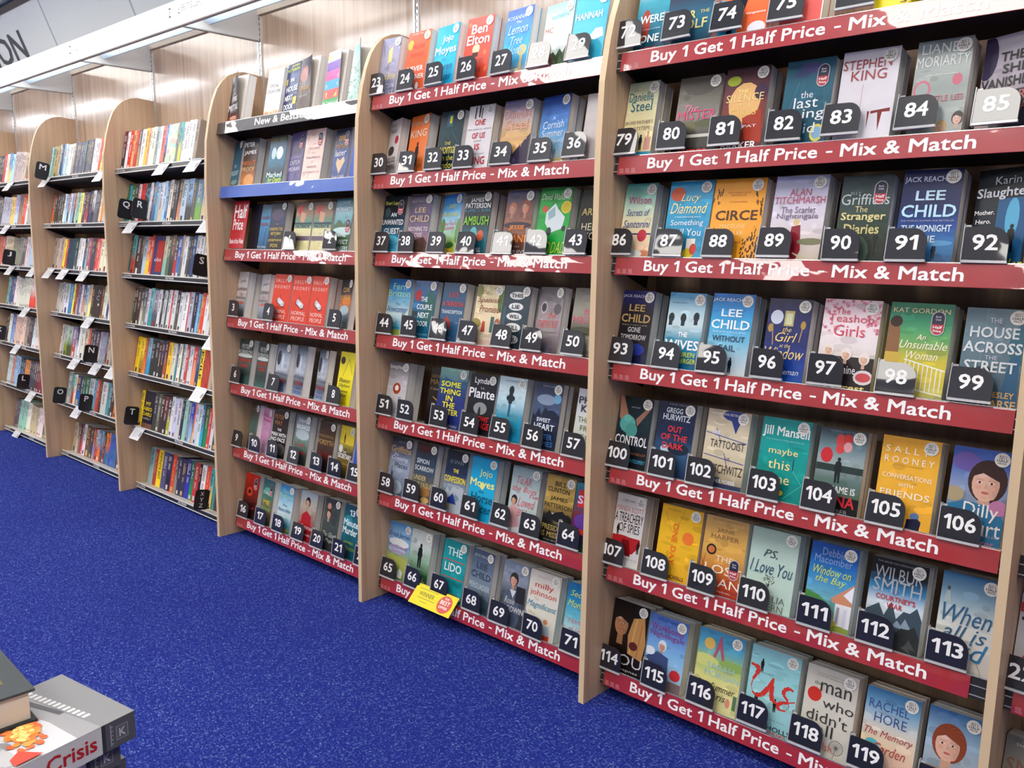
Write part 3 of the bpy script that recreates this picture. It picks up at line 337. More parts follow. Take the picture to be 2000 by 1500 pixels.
[4,4,3.4674,0.1134,0.1966,0,0.014,"c8bc90-d8c8a0-e0ccA8-d8c8a8-c8b8a8",[["e",0.1,0.1,0.15,0.1,"787c40"],["e",0.95,0.25,0.12,0.18,"4c6838"],["r",0.65,0.5,0.78,0.75,"386058"],["p",[[0.35,0.58],[0.45,0.58],[0.48,0.75],[0.33,0.75]],"b84838"],["e",0.1,0.62,0.2,0.08,"988848"],["e",0.9,0.62,0.12,0.1,"a85c40"]],["/The|.12|.2|.05|a86848|.35","/Spanish|.25|.85|.1|8a5038","/Promise|.38|.75|.1|8a5038|.55","KAREN SWAN|.9|.95|.07|c89888"],"h","cream paperback with a Mediterranean street",47],
[4,4,3.585,0.1055,0.1979,0,0.014,"2c3840-2c3c48-283840-243038",[["e",0.5,0.15,0.3,0.06,"d8d8d8"],["e",0.5,0.32,0.28,0.06,"d8d8d8"],["e",0.48,0.47,0.3,0.06,"d8d8d8"],["e",0.48,0.64,0.3,0.07,"d8d8d8"],["e",0.47,0.82,0.28,0.07,"d8d8d8"],["e",0.08,0.5,0.06,0.2,"3a5868"]],["*THIS|.15|.45|.06|333","*LIE|.32|.3|.06|333","*WILL|.47|.4|.06|333","*KILL|.64|.4|.07|333","*YOU|.82|.4|.07|333","/Pinter|.96|.4|.04|ccc"],"h","charcoal paperback with torn white word patches",48],
[4,4,3.7088,0.11,0.2011,0.186,0.0344,"4c484c-888084-a09498-887c80-484048",[["e",0.8,0.32,0.15,0.08,"5c5458"],["e",0.25,0.3,0.14,0.09,"b8b0b4"],["e",0.25,0.3,0.1,0.065,"383438"],["p",[[0.3,0.5],[0.7,0.4],[0.8,0.7],[0.3,0.75]],"989090"]],["the|.41|.35|.09|d06868|.6","rumour|.54|.85|.1|d06868","It only takes one whisper|.66|.7|.02|333","LESLEY|.87|.6|.05|88a|.5","KARA|.93|.4|.05|88a|.5"],"h","grey paperback with a hand over a face and pink lettering",49],
[4,4,3.8554,0.111,0.2014,0,0.014,"5c5850-888478-9a9888-484438-c8c4b8-282420",[["e",0.4,0.6,0.4,0.06,"4a4a38"]],["/The|.34|.3|.07|d05878|.5","MISTER|.45|.9|.1|d05878"],"","grey paperback with pink capitals at the shelf right end",50],
[4,5,3.0352,0.1021,0.1975,0,0.014,"58585c-b0acb0-c8c4c4-c0bcbc",[["e",0.5,0.47,0.2,0.1,"983818"],["e",0.5,0.46,0.1,0.05,"e8dcd0"]],["Stephen|.1|.8|.08|eee|.4","Fry|.2|.3|.04|999","HEROES|.86|.8|.09|777"],"h","silver white paperback with a red horseman seal",51],
[4,5,3.212,0.111,0.1957,0,0.05,"2c2420-241c18-1c1614-141010",[["e",0.7,0.6,0.25,0.09,"a87848"],["l",0.2,0.5,0.8,0.65,0.03,"b88858"]],["GEORGE R.R.|.14|.9|.05|a07840","MARTIN|.24|.95|.09|a07840","/A Game of Thrones|.36|.9|.04|a89068"],"","black paperback with bronze lettering, half hidden",52],
[4,5,3.2946,0.1299,0.2026,0,0.014,"88b8a8-2c4c78-24306c-28347c-202c60",[["p",[[0,0.2],[0.3,0.17],[0.6,0.22],
[1,0.18],
[1,0.3],
[0,0.3]],"2c5878"],["l",0.2,0.14,0.25,0.19,0.02,"223"]],["*SOME|.26|.7|.09|e8dc20|.45","*THING|.38|.75|.09|e8dc20|.45","*IN|.49|.25|.09|e8dc20|.45","*THE|.6|.45|.09|e8dc20|.45","*WATER|.71|.75|.09|e8dc20|.45","/YEADMAN|.93|.5|.04|bbb|.6"],"h","navy paperback with yellow capitals above waves",53],
[4,5,3.4377,0.1171,0.1986,0,0.014,"24242c-202028-1c1c20-18181c",[["e",0.5,0.55,0.25,0.1,"888c90"],["e",0.48,0.62,0.05,0.1,"202024"]],["*Lynda|.12|.55|.11|e0e0e4|.45","La|.22|.12|.03|ccc","*Plante|.31|.95|.14|e0e0e4","*WIDOWS'|.71|.75|.09|d02830|.5","*REVENGE|.82|.85|.1|d02830|.5"],"h","black paperback with white name and red title",54],
[4,5,3.5643,0.1129,0.2028,0,0.014,"b8d0d8-c8dce0-a8c8d4-2c8ca8-1880a8-1890b8",[["e",0.48,0.2,0.09,0.07,"1c2c34"],["e",0.48,0.32,0.16,0.05,"1c2c34"],["r",0.41,0.25,0.55,0.4,"1c2c34"],["r",0.44,0.4,0.52,0.6,"2c6078"]],["AMANDA|.06|.5|.03|89a","O|.62|.08|.06|68a080|.4","C E|.62|.2|.06|68a080|.7","O N C E|.78|.6|.06|68a080|.5"],"h","pale sky and sea paperback with a swimmer silhouette",55],
[4,5,3.7135,0.1036,0.2019,0,0.014,"2c3450-384460-485878-202c50-182850-183470",[["mt",0.42,"1c2438","28304c"],["e",0.45,0.25,0.35,0.08,"8090a8"],["e",0.85,0.22,0.14,0.07,"68a0c0"]],["TWO LIVES|.05|.5|.02|aab","*SWEET|.55|.5|.06|dde4f0|.45","*HEART|.65|.75|.09|dde4f0|.5","*PETER|.79|.5|.08|4878b8|.6","*JAMES|.9|.6|.1|4878b8|.6"],"h","stormy dark blue paperback with white capitals",56],
[4,5,3.875,0.111,0.2005,0,0.014,"c0c0c8-c8ccc8-b8c0b0",[],["*PHILIP|.16|.9|.1|2c2c44","*KERR|.28|.7|.1|2c2c44","THE ONE|.44|.8|.08|6a7840","FROM|.56|.6|.08|6a7840","THE OTHER|.68|.9|.08|6a7840"],"","pale paperback with dark blue and olive capitals",57],
[4,6,3.0377,0.1122,0.2049,0,0.014,"282830-5c6880-98a4b8-788498-3c4858",[["e",0.5,0.85,0.25,0.12,"a8b4c0"],["r",0.15,0.6,0.25,0.75,"3c4858"],["r",0.16,0.5,0.19,0.6,"3c4858"]],["ELLY|.07|.3|.03|998","*Griffiths|.2|.95|.1|b89868","The|.29|.2|.04|dde|.3","/Crossing|.36|.8|.08|e0e4ec","Places|.47|.6|.08|384048|.6"],"h","misty grey blue paperback with gold name",58],
[4,6,3.1714,0.1047,0.206,0,0.014,"3c2c2c-2c3c50-3c4c5c-6c6450-584834",[["e",0.4,0.08,0.3,0.08,"4a2420"],["e",0.6,0.8,0.3,0.08,"a87848"],["e",0.7,0.93,0.2,0.05,"d8b070"]],["*SIMON|.3|.6|.08|c8ccd0|.4","*SCARROW|.42|.9|.08|c8ccd0","*UNDER|.58|.6|.08|c8b480|.35","*THE EAGLE|.69|.9|.08|c8b480"],"h","brown and blue battle paperback",59],
[4,6,3.325,0.1026,0.206,0,0.014,"1c2028-242c3c-1c2c50-8898a8-1c2c70-101c40",[["mt",0.6,"a8b0b8","788898"],["r",0.25,0.8,0.4,0.92,"d8c040"],["p",[[0.1,0.85],[0.5,0.68],[0.7,0.85]],"2c4498"]],["IS SPAIN|.18|.6|.06|789","*THE|.32|.25|.06|e8d840|.5","*CONFESSION|.46|.98|.1|e8d840","THE LAST ESCAPE|.56|.6|.03|ccc"],"h","navy paperback with yellow title over a snowy cottage",60],
[4,6,3.4456,0.1123,0.206,0,0.014,"1898c8-20a4d0-189cc8",[["e",0.5,0.44,0.1,0.05,"e8e080"]],["Jojo|.25|.5|.12|e0e490|.6","*Moyes|.42|.95|.14|e0e490","the|.53|.2|.04|0a5878","*Horse|.63|.85|.13|0a5878|.55","*Dancer|.79|.95|.12|0a5878"],"h","cyan paperback with lime script",61],
[4,6,3.6221,0.1164,0.206,0,0.014,"8aa0a4-a8b8b8-b0c0c0-a0a8a8",[["f",0.18,0.52,0.2,"c89878","2c2420"],["p",[[0.0,0.7],[0.15,0.58],[0.35,0.62],[0.5,0.95],[0.3,1],
[0,1]],"c89898"],["p",[[0.05,0.95],[0.6,0.88],[0.65,1],[0.05,1]],"c8ccd0"]],["/To All|.2|.5|.1|d06068|.45","/the Boys|.34|.85|.1|d06068|.5","/I've|.4|.3|.06|d06068|.85","/Loved|.52|.6|.12|d06068|.62","/Before|.68|.6|.1|d06068|.65"],"h","grey green paperback with a writing girl and pink script",62],
[4,6,3.7631,0.1085,0.206,0,0.014,"b09048-b89850-b09048-181818-141414-141414",[["e",0.5,0.62,0.3,0.05,"d8d8d8"],["r",0.3,0.55,0.7,0.66,"c8c8c8"],["e",0.88,0.7,0.14,0.09,"c83838"],["mt",0.52,"181818","202020"]],["*BILL|.12|.4|.07|40381c|.5","*CLINTON|.21|.75|.07|40381c|.45","*JAMES|.34|.6|.07|40381c|.5","*PATTERSON|.44|.95|.07|40381c","THE|.68|.2|.04|a89050|.5","*PRESIDENT|.76|.9|.08|a89050","*IS MISSING|.86|.9|.08|a89050","the thriller|.94|.7|.02|998"],"h","gold and black paperback with a white columned house",63],
[4,6,3.8747,0.111,0.2012,0,0.014,"3888a0-2c5870-7a1c24-3a2068-286838",[["r",0.1,0.1,0.9,0.35,"c82c38"],["e",0.4,0.55,0.35,0.12,"5a3890"],["e",0.4,0.7,0.3,0.04,"c83838"]],["*SMI|.24|.6|.12|dce|.4"],"","multicoloured comic paperback half hidden by the upright",64],
[4,7,3.0205,0.1193,0.2029,0,0.014,"4888c0-88b0d0-6898c8-98a860-a8b050-587848",[["e",0.5,0.35,0.45,0.08,"d8dcd8"],["e",0.45,0.47,0.4,0.08,"a8c0dc"],["e",0.5,0.68,0.6,0.1,"a8ac58"],["p",[[0.6,0.85],[0.7,0.78],[0.82,0.84],[0.8,0.95],[0.62,0.95]],"dce0e0"],["e",0.3,0.95,0.3,0.04,"b88848"]],["/Erica James|.22|.95|.1|283870","/Swallowtail|.42|.8|.06|c86888","/Summer|.5|.6|.06|c86888"],"h","blue sky and green meadow paperback",65],
[4,7,3.1413,0.1077,0.2017,0,0.014,"b8c0b8-c0c8c4-88a890-306038-142418",[["s",0.52,0.22,0.42,"141c18"],["e",0.2,0.2,0.1,0.05,"a0a8a0"]],["*WAL|.82|.6|.08|ccc|.6","*WHITE|.92|.8|.1|bbb|.6"],"h","misty white and green paperback with a man in a coat",66],
[4,7,3.3096,0.1116,0.206,0,0.014,"18888c-209498-188c90-1890a0",[["r",0.05,0.32,0.95,0.335,"c83840"],["r",0.02,0.6,0.98,0.615,"c83840"],["r",0.1,0.86,0.9,0.87,"883848"],["e",0.15,0.95,0.28,0.1,"d8dcdc"],["e",0.15,0.95,0.18,0.06,"1890a0"],["p",[[0.2,0.86],[0.35,0.88],[0.4,0.96],[0.3,0.93]],"c82c30"]],["*THE|.18|.65|.13|c8e4e0|.5","*LIDO|.44|.72|.14|d0e8e4","LIBBY PAGE|.68|.9|.07|0c5c64"],"h","teal paperback with white capitals and a lifebuoy",67],
[4,7,3.4354,0.11,0.2036,0.118,0.0269,"4a5870-58687c-68788c-788898-384860-202c38",[["mt",0.75,"3c5060","28384c"]],["JACK REACHER|.1|.8|.05|bcc|.5","*LEE|.25|.5|.1|384458","*CHILD|.4|.9|.11|384458","*PERSUADER|.58|.95|.09|b0bcc8"],"h","steel blue paperback with faint dark capitals",68],
[4,7,3.5894,0.1061,0.204,0,0.014,"78889c-8890a0-48505c-3c4048-2c3034",[["f",0.45,0.28,0.32,"c89880","38302c"],["p",[[0.15,0.5],[0.4,0.42],[0.7,0.45],[0.85,0.85],[0.75,1],[0.1,1]],"4c586c"],["p",[[0.35,0.43],[0.6,0.43],[0.5,0.55]],"c8ccd4"],["r",0.6,0.35,0.95,0.6,"28282c"]],["/Rosie|.6|.4|.09|c8c8cc|.4","*GOODWIN|.72|.95|.09|c8c8cc"],"h","grey paperback with a uniformed young woman",69],
[4,7,3.7013,0.122,0.2031,0,0.014,"ccc8bc-d4d0c4-d4d0c4-ccc8bc",[["e",0.68,0.72,0.07,0.04,"c88860"],["p",[[0.55,0.78],[0.8,0.78],[0.85,0.92],[0.5,0.92]],"a8b8c0"],["p",[[0.55,0.92],[0.85,0.92],[0.85,0.99],[0.5,0.99]],"c83c2c"]],["the Sunday Times|.08|.5|.02|a88","milly|.22|.6|.1|c84838","johnson|.34|.85|.1|c84838","The|.42|.15|.04|c8b898|.3","/Magnificent|.52|.95|.11|3888a0","Mrs|.64|.2|.05|cb9|.2"],"h","cream paperback with red name and blue script",70],
[4,7,3.8524,0.111,0.204,0,0.014,"2068a0-2888b8-68b8c8-c8dcd8-c8d8d8",[],["/Secrets|.15|.8|.08|c8dc70","/Monsoon|.3|.9|.09|c8dc70","TEMPLE|.55|.8|.06|c87898|.5","of Gold|.65|.6|.05|c87898|.5"],"","blue to white seaside paperback half hidden by the upright",71],
[5,1,4.0501,0.0917,0.198,0,0.014,"cfe4e8-3f9db0-1f6f88-123",[["e",0.3,0.62,0.16,0.2,"a33a2a"]],["*WERE|.55|.75|.1|dff","but now you are home|.68|.6|.02|fff","*ONE|.80|.6|.1|fff","*THRILLER|.93|.5|.04|c33"],"","teal paperback with white lettering",72],
[5,1,4.1433,0.1245,0.198,0,0.014,"223-334-2a6c88-223",[],["*WAR|.60|.5|.1|dc7|.38","THE|.58|.2|.04|dc7|.82","*WOLF|.72|.8|.12|dc8","THE BESTSELLING THRILLER|.94|.8|.025|aaa"],"","navy paperback with gold lettering",73],
[5,1,4.286,0.1241,0.198,0,0.014,"e96a3c-e96a3c",[["p",[[0.0,0.5],[0.35,0.55],[0.3,0.75],[0.42,0.85],[0.35,1],
[0,1]],"2aa5cf"],["p",[[0.25,0.5],[0.6,0.45],[0.45,0.8],[0.3,0.9],[0.4,1],[0.18,1]],"112"],["e",0.8,0.9,0.18,0.08,"dde"]],["Vengeance|.72|.4|.03|fff|.75"],"","orange paperback with blue and black shapes",74],
[5,1,4.4371,0.1001,0.198,0,0.014,"e0605a-e0605a",[["r",0.0,0.0,0.03,1,"f5e9d8"],["r",0.97,0,1,1,"f5e9d8"]],[],"","coral red paperback",75],
[5,1,4.649,0.111,0.198,0,0.014,"f2dc20-f2dc20",[],[".|.9|.1|.01|963","A gripping read|.94|.6|.02|b80"],"","bright yellow paperback on the topmost offer shelf",76],
[5,1,4.7974,0.111,0.198,0,0.014,"468-9bd",[],[],"","pale blue paperback on the topmost offer shelf",78],
[5,2,4.0205,0.0913,0.202,0,0.014,"a8b8a0-d8d4a8-ecdca8-e8c890",[["r",0.0,0.9,1,1,"3b8fae"],["s",0.62,0.68,0.2,"233"],["r",0.75,0.72,0.95,0.88,"c98"],["r",0.82,0.64,0.88,0.75,"c97"]],["Danielle|.19|.8|.1|256a78|.45","Steel|.31|.7|.12|256a78|.5","IN HIS FATHER'S|.52|.9|.045|765","FOOTSTEPS|.6|.75|.045|765"],"h","cream paperback with teal script and a skyline",79],
[5,2,4.1733,0.1174,0.196,0,0.014,"4a4640-6a665c-8a8880-45423c-222",[["e",0.5,0.12,0.4,0.12,"555048"],["e",0.3,0.62,0.35,0.06,"6a6848"],["e",0.75,0.6,0.28,0.05,"585c40"],["r",0,0.73,1,0.77,"c8c4b8"],["r",0,0.9,1,1,"1a1512"]],["/The|.4|.35|.08|e8a|.35","MISTER|.49|.9|.12|e2447a","*James|.94|.7|.07|c22"],"h","grey landscape paperback with pink lettering",80],
[5,2,4.2994,0.112,0.202,0,0.014,"4a3038-6a3a40-8a4030-5a2a30",[["e",0.5,0.42,0.36,0.24,"e8b878"],["e",0.25,0.7,0.3,0.08,"c8c8d0"],["p",[[0.5,0.6],[0.9,0.5],
[1,0.9],[0.6,0.85]],"a83a28"],["e",0.2,0.15,0.16,0.06,"a8b838"],["e",0.85,0.3,0.15,0.1,"463048"]],["THE|.28|.25|.04|fe9|.45","SILENCE|.36|.85|.09|f2d890","OF THE|.45|.35|.045|f2d890","GIRLS|.53|.6|.08|e8c878","PAT|.7|.3|.03|fff|.7","*BARKER|.92|.8|.08|fff"],"h","maroon and gold patterned paperback",81],
[5,2,4.4514,0.1113,0.1993,0,0.014,"2a5468-2f6378-28586c-204a5c",[["l",0.3,0.25,0.0,0.9,0.008,"5a8898"],["l",0.4,0.25,0.25,0.9,0.008,"4a7888"],["l",0.8,0.2,0.95,0.9,0.008,"4a7888"],["e",0.5,0.1,0.22,0.07,"4a4a78"],["e",0.35,0.16,0.16,0.04,"3a4a70"],["e",0.8,0.84,0.14,0.1,"d8d060"],["e",0.8,0.84,0.1,0.07,"88b0d0"]],["the|.4|.25|.07|dfe8ee|.5","last|.49|.5|.11|e8f0f4","thing|.63|.8|.13|e8f0f4","I did|.78|.6|.1|dfe8ee|.45","/GREEN|.97|.5|.04|d0c860"],"b","dark teal paperback with white lettering",82],
[5,2,4.5784,0.1195,0.202,0,0.014,"d8d4dc-dcd8e0-d8d4dc",[["l",0.42,0.36,0.42,0.98,0.006,"a33"],["l",0.36,0.7,0.36,1,0.004,"a66"],["p",[[0.56,0.66],[0.6,0.66],[0.58,0.86]],"7a1a1a"],["p",[[0.62,0.66],[0.95,0.64],[0.95,0.68],[0.82,0.68],[0.78,0.88],[0.74,0.68],[0.62,0.69]],"7a1a1a"]],["STEPHEN|.15|.85|.1|9a3038|.45","KING|.27|.62|.11|9a3038","A NOVEL|.96|.5|.02|777"],"h","white paperback with dark red capitals",83],
[5,2,4.7311,0.1043,0.202,0,0.014,"8a9694-a0aaa6-8f9a98-a8b0ac-9aa4a0",[["e",0.18,0.5,0.16,0.1,"c86a80"],["e",0.18,0.5,0.12,0.075,"98a4a2"],["e",0.8,0.42,0.09,0.06,"c05870"],["f",0.62,0.9,0.2,"c9a088","b89868"],["f",0.9,0.82,0.2,"d8b0a0","3a2a28"]],["LIANE|.09|.65|.1|dfe4e2|.42","MORIARTY|.22|.98|.11|dfe4e2","author of the bestselling|.36|.6|.02|eee","BIG LITTLE LIES|.6|.9|.06|c86a7c"],"h","grey green paperback with two faces at its foot",84],
[5,2,4.8497,0.11,0.202,0.292,0.0457,"c8c4cc-b0a8b4-a8a0a8-c8b0a8",[["e",0.08,0.2,0.18,0.22,"3a3450"],["e",0.75,0.85,0.5,0.3,"3a3a48"]],["*THEN|.22|.6|.09|333|.62","*SHE|.34|.45|.09|333|.6","*VANISHED|.47|.95|.1|333","CLAIRE|.62|.7|.09|c87870|.6","DOUGLAS|.73|.7|.08|c87870|.6"],"","pale grey paperback with bold dark capitals",85],
[5,3,4.0205,0.0947,0.202,0,0.014,"5ab8b0-a8d0c0-e8e0b8-f0d8b0-e8a890",[["r",0,0.65,1,0.67,"223a78"],["e",0.72,0.68,0.15,0.08,"c83848"],["r",0.0,0.88,1,1,"c87850"],["e",0.5,0.92,0.3,0.06,"d8d8d0"]],["Patricia|.11|.7|.08|7ab8a0|.45","Wilson|.22|.75|.09|b84870","/Secrets of|.38|.75|.08|3a5898","/Santorini|.53|.9|.09|3a5898"],"h","turquoise and cream paperback with blue script",86],
[5,3,4.1561,0.123,0.202,0,0.014,"2a98c4-2fa0cc-2a94c0-3498c0",[["e",0.2,0.16,0.17,0.09,"c8502c"],["r",0.55,0.72,0.75,0.9,"e8e4d8"],["e",0.62,0.9,0.14,0.06,"d8c030"],["e",0.72,0.85,0.08,0.07,"c84030"]],["/Lucy|.22|.45|.11|f0e4a0|.52","/Diamond|.34|.85|.12|f0e4a0","a heartwarming story|.45|.6|.02|dff","Something|.53|.75|.08|e8f4f8","Tell You|.64|.7|.08|e8f4f8"],"h","sky blue paperback with cream lettering and a teacup",87],
[5,3,4.2832,0.1338,0.202,0,0.014,"f0a028-f0a428-f0a028",[["z"]],["THE INTERNATIONAL|.17|.45|.02|a50","BESTSELLER|.2|.3|.02|a50","A bold retelling|.28|.35|.02|a50","*CIRCE|.44|.82|.12|4a2208","MADELINE|.57|.5|.05|f8d890|.45","MILLER|.65|.38|.05|f8d890|.5","A novel|.76|.3|.025|a50"],"h","orange paperback with a black patterned vase",88],
[5,3,4.4403,0.1251,0.202,0,0.014,"a8aecc-c4c0d4-d8d0dc-d4c8c4-b8a890",[["e",0.5,0.53,0.06,0.04,"d8c088"],["p",[[0.42,0.58],[0.58,0.56],[0.64,0.85],[0.56,0.97],[0.42,0.97],[0.38,0.78]],"8a1a2c"],["e",0.8,0.75,0.25,0.04,"7a7a58"],["l",0.5,0.88,0.9,0.99,0.03,"c8b898"]],["ALAN|.19|.4|.08|b84868|.5","TITCHMARSH|.28|.95|.08|b84868","The Scarlet|.39|.65|.065|6a5a78","Nightingale|.47|.78|.07|6a5a78"],"h","lilac paperback with a woman in a red coat",89],
[5,3,4.5964,0.1081,0.196,0,0.014,"2c3c40-3c4c4c-34443c-2c3428-181c18",[["e",0.35,0.85,0.35,0.2,"4a5a50"],["r",0.8,0.7,0.82,0.9,"111"],["e",0.81,0.7,0.06,0.04,"222"]],["ELLY|.2|.2|.03|9aa|.3","Griffiths|.27|.95|.11|b8c4c4","The|.38|.25|.06|d8d090|.45","*Stranger|.47|.88|.1|d8d090","*Diaries|.6|.7|.1|c8c080"],"b","dark green paperback with cream lettering and a lamp post",90],
[5,3,4.7245,0.1149,0.202,0,0.014,"1c2450-1f2858-1a2450-1c4a98-3c80b8-0c1434",[["s",0.68,0.76,0.16,"0a0a1c"],["e",0.68,0.76,0.3,0.03,"5a98c8"]],["*JACK REACHER|.11|.85|.07|c8d0e8|.45","*LEE|.27|.5|.1|c0e0f0","*CHILD|.43|.92|.13|b8e0f4","THE WORLD'S NUMBER ONE BESTSELLER|.53|.9|.018|aac","*THE MIDNIGHT|.61|.85|.07|d0e4f0","*LINE|.72|.35|.07|d0e4f0","your next thriller|.96|.4|.02|ccd"],"h","deep navy paperback with wide pale blue capitals",91],
[5,3,4.8604,0.11,0.202,0.273,0.0437,"101418-141c28-102030-0c1420",[["r",0.42,0.3,0.95,0.95,"1c5888"],["e",0.7,0.5,0.12,0.2,"58b0d8"],["s",0.72,0.56,0.28,"0a1018"]],["Karin|.12|.45|.07|b8c0c8|.55","*Slaughter|.25|1|.11|dce0e4","*Mother.|.43|.36|.04|e8e8e8|.2","*Hero.|.52|.28|.04|e8e8e8|.2","*Liar.|.61|.25|.04|e8e8e8|.2","*Killer.|.69|.3|.04|e8e030|.2","/of Her|.95|.6|.09|e8e030|.7"],"","black paperback with a figure in blue light",92],
[5,4,4.0205,0.1002,0.2021,0,0.014,"2c3078-221c28-1c1820-201820-1a2450",[["e",0.6,0.78,0.3,0.08,"2c3c98"],["s",0.3,0.72,0.14,"111"]],["*JACK REACHER|.08|.85|.05|c8c8e0|.42","*LEE|.23|.5|.09|b8985c","*CHILD|.37|.9|.11|b8985c","BESTSELLER|.46|.8|.015|997","*GONE|.52|.4|.07|c8c8c8","*TOMORROW|.62|.8|.07|c8c8c8"],"h","dark paperback with gold capitals and a blue foot",93],
[5,4,4.1662,0.1056,0.2026,0,0.014,"3a98c8-a8ccd8-c8dce0-3090b0-1878a0-125880",[["e",0.12,0.32,0.08,0.06,"1a2830"],["e",0.45,0.32,0.08,0.06,"1a2830"],["e",0.8,0.3,0.08,0.06,"1a2830"],["r",0.06,0.33,0.16,0.42,"1f3038"],["r",0.4,0.33,0.5,0.42,"1f3038"],["r",0.75,0.32,0.85,0.4,"1f3038"]],["Everybody knows|.13|.4|.02|246|.3","*THE|.53|.25|.06|fff","*WIVES|.66|.92|.12|fff","*LAUREN|.78|.6|.06|c8d850|.6","*WEISBERGER|.86|.8|.06|c8d850|.55"],"h","blue paperback with three swimmers seen from behind",94],
[5,4,4.2912,0.1116,0.206,0,0.014,"1c70c0-2c90d0-40a8d8-78bcd8-b0c8d4-c8d0d4",[["s",0.62,0.76,0.18,"123"],["r",0.0,0.95,1,1,"c4c8cc"]],["*JACK REACHER|.08|.85|.05|d8ecf4|.42","*LEE|.23|.5|.09|e8f8fc","*CHILD|.37|.92|.11|e8f8fc","BESTSELLER|.46|.8|.015|def","*WITHOUT|.54|.78|.07|2c4c68","*FAIL|.65|.4|.07|2c4c68"],"h","bright blue paperback with white capitals and a lone walker",95],
[5,4,4.441,0.1049,0.2005,0,0.014,"1c1c48-20245c-1c2868-183c90-1850a8",[["e",0.22,0.22,0.15,0.085,"c8d0e0"],["r",0.4,0.14,0.62,0.32,"b8a868"],["r",0.44,0.17,0.58,0.3,"c8d0a8"],["l",0.14,0.3,0.2,0.55,0.02,"b89850"],["l",0.85,0.3,0.8,0.5,0.02,"b89850"],["e",0.1,0.35,0.06,0.05,"a88840"],["e",0.85,0.3,0.06,0.05,"a88840"]],["/the|.36|.2|.05|e0c880|.5","/Girl|.45|.5|.1|e0c880","/at the|.55|.25|.04|e0c880","/Window|.64|.92|.12|e0c880","/Coleman|.85|.6|.06|d8e0f0|.6"],"h","navy paperback with gold script and a window",96],
[5,4,4.5737,0.1265,0.206,0,0.014,"e8c8cc-ecdce0-e4dcdc-c8b8b0-382828",[["w"],["r",0,0.62,1,1,"2c2424"],["f",0.18,0.56,0.17,"e0b8a0","e8dcd8"],["f",0.5,0.6,0.17,"e0b8a0","e8dcd8"],["f",0.82,0.64,0.17,"e0b8a0","e8dcd8"],["e",0.85,0.83,0.17,0.08,"d8d0d0"],["e",0.85,0.83,0.13,0.05,"c84850"]],["The|.13|.25|.06|d04860|.35","Teashop|.22|.8|.1|d04860|.5","Girls|.34|.55|.11|d04860","Elaine|.76|.3|.08|fff|.55","*Everest|.95|.7|.06|e8d880|.55"],"h","pink blossom paperback with three waitresses",97],
[5,4,4.7189,0.1257,0.206,0,0.014,"2a7858-38946c-68a860-c8b838-d8c440-a8a868",[["p",[[0.0,0.2],[0.16,0.16],[0.2,0.3],[0.22,0.55],[0.28,0.9],[0.0,0.9]],"8a6040"],["e",0.12,0.2,0.1,0.06,"3a2418"],["r",0,0.52,0.25,0.9,"c8a848"],["q"]],["KAT GORDON|.08|.9|.05|e8d8a8","/An|.35|.15|.05|f4ecd0|.55","/Unsuitable|.43|.75|.075|f4ecd0|.6","/Woman|.54|.5|.075|f4ecd0|.6"],"b","green to yellow paperback with a woman by white railings",98],
[5,4,4.8687,0.111,0.2025,0,0.014,"58707c-6a8490-5c7480-4c6878-3c5868",[["l",0.0,0.4,1,0.42,0.01,"8098a4"],["l",0.35,0,0.3,1,0.01,"7890a0"],["e",0.4,0.62,0.2,0.04,"2c3c44"],["e",0.95,0.35,0.2,0.2,"2c6478"],["p",[[0.8,0.5],[0.95,0.45],
[1,0.95],[0.7,0.95]],"285c80"]],["THE|.12|.2|.05|ccd|.5","*HOUSE|.24|.8|.11|d4dce0","*ACROSS|.39|.95|.11|d4dce0","THE|.49|.2|.04|ccd","*STREET|.58|.85|.11|d4dce0","*LESLEY|.85|.4|.06|d8b070|.75","*PEARSE|.94|.6|.08|d8b070|.7"],"h","grey blue street scene paperback at the right end of its shelf",99],
[5,5,4.0205,0.1077,0.199,0,0.014,"142428-1c3038-141c24-101418",[["p",[[0,0.0],[0.1,0.0],[0.35,0.3],[0.2,0.4],[0.05,0.3]],"a87860"],["p",[[1,0.1],[0.9,0.1],[0.55,0.3],[0.6,0.4]],"9a7060"],["e",0.32,0.38,0.24,0.12,"58a8a0"],["e",0.45,0.46,0.18,0.1,"4a9890"],["e",0.3,0.3,0.12,0.05,"68b8b0"]],["out of control|.14|.25|.02|ccc|.5","*CONTROL|.6|1|.13|e8e8e8","BESTSELLER|.77|.5|.03|a64|.75","MONTGOMERY|.87|.55|.05|4ac|.72"],"h","black paperback with gloved hands",100],
[5,5,4.1496,0.1086,0.2007,0,0.014,"1a2038-1c2444-182444-2c4c70-38587c-18284c",[["e",0.3,0.62,0.14,0.05,"b8d0e0"],["e",0.65,0.6,0.3,0.08,"18283c"],["l",0.4,0.95,0.6,0.7,0.06,"4a6484"],["e",0.15,0.72,0.1,0.05,"ddd"]],["A NOVEL THRILLER|.03|.5|.02|889","*GREGG|.11|.45|.07|d0d8e0|.42","*HURWITZ|.2|.75|.08|d0d8e0|.5","*OUT|.35|.4|.08|d02c38","*OF THE|.46|.72|.08|d02c38","*DARK|.57|.58|.08|d02c38","AN ORPHAN X THRILLER|.97|.6|.02|99a"],"h","navy paperback with red lettering over a night road",101],
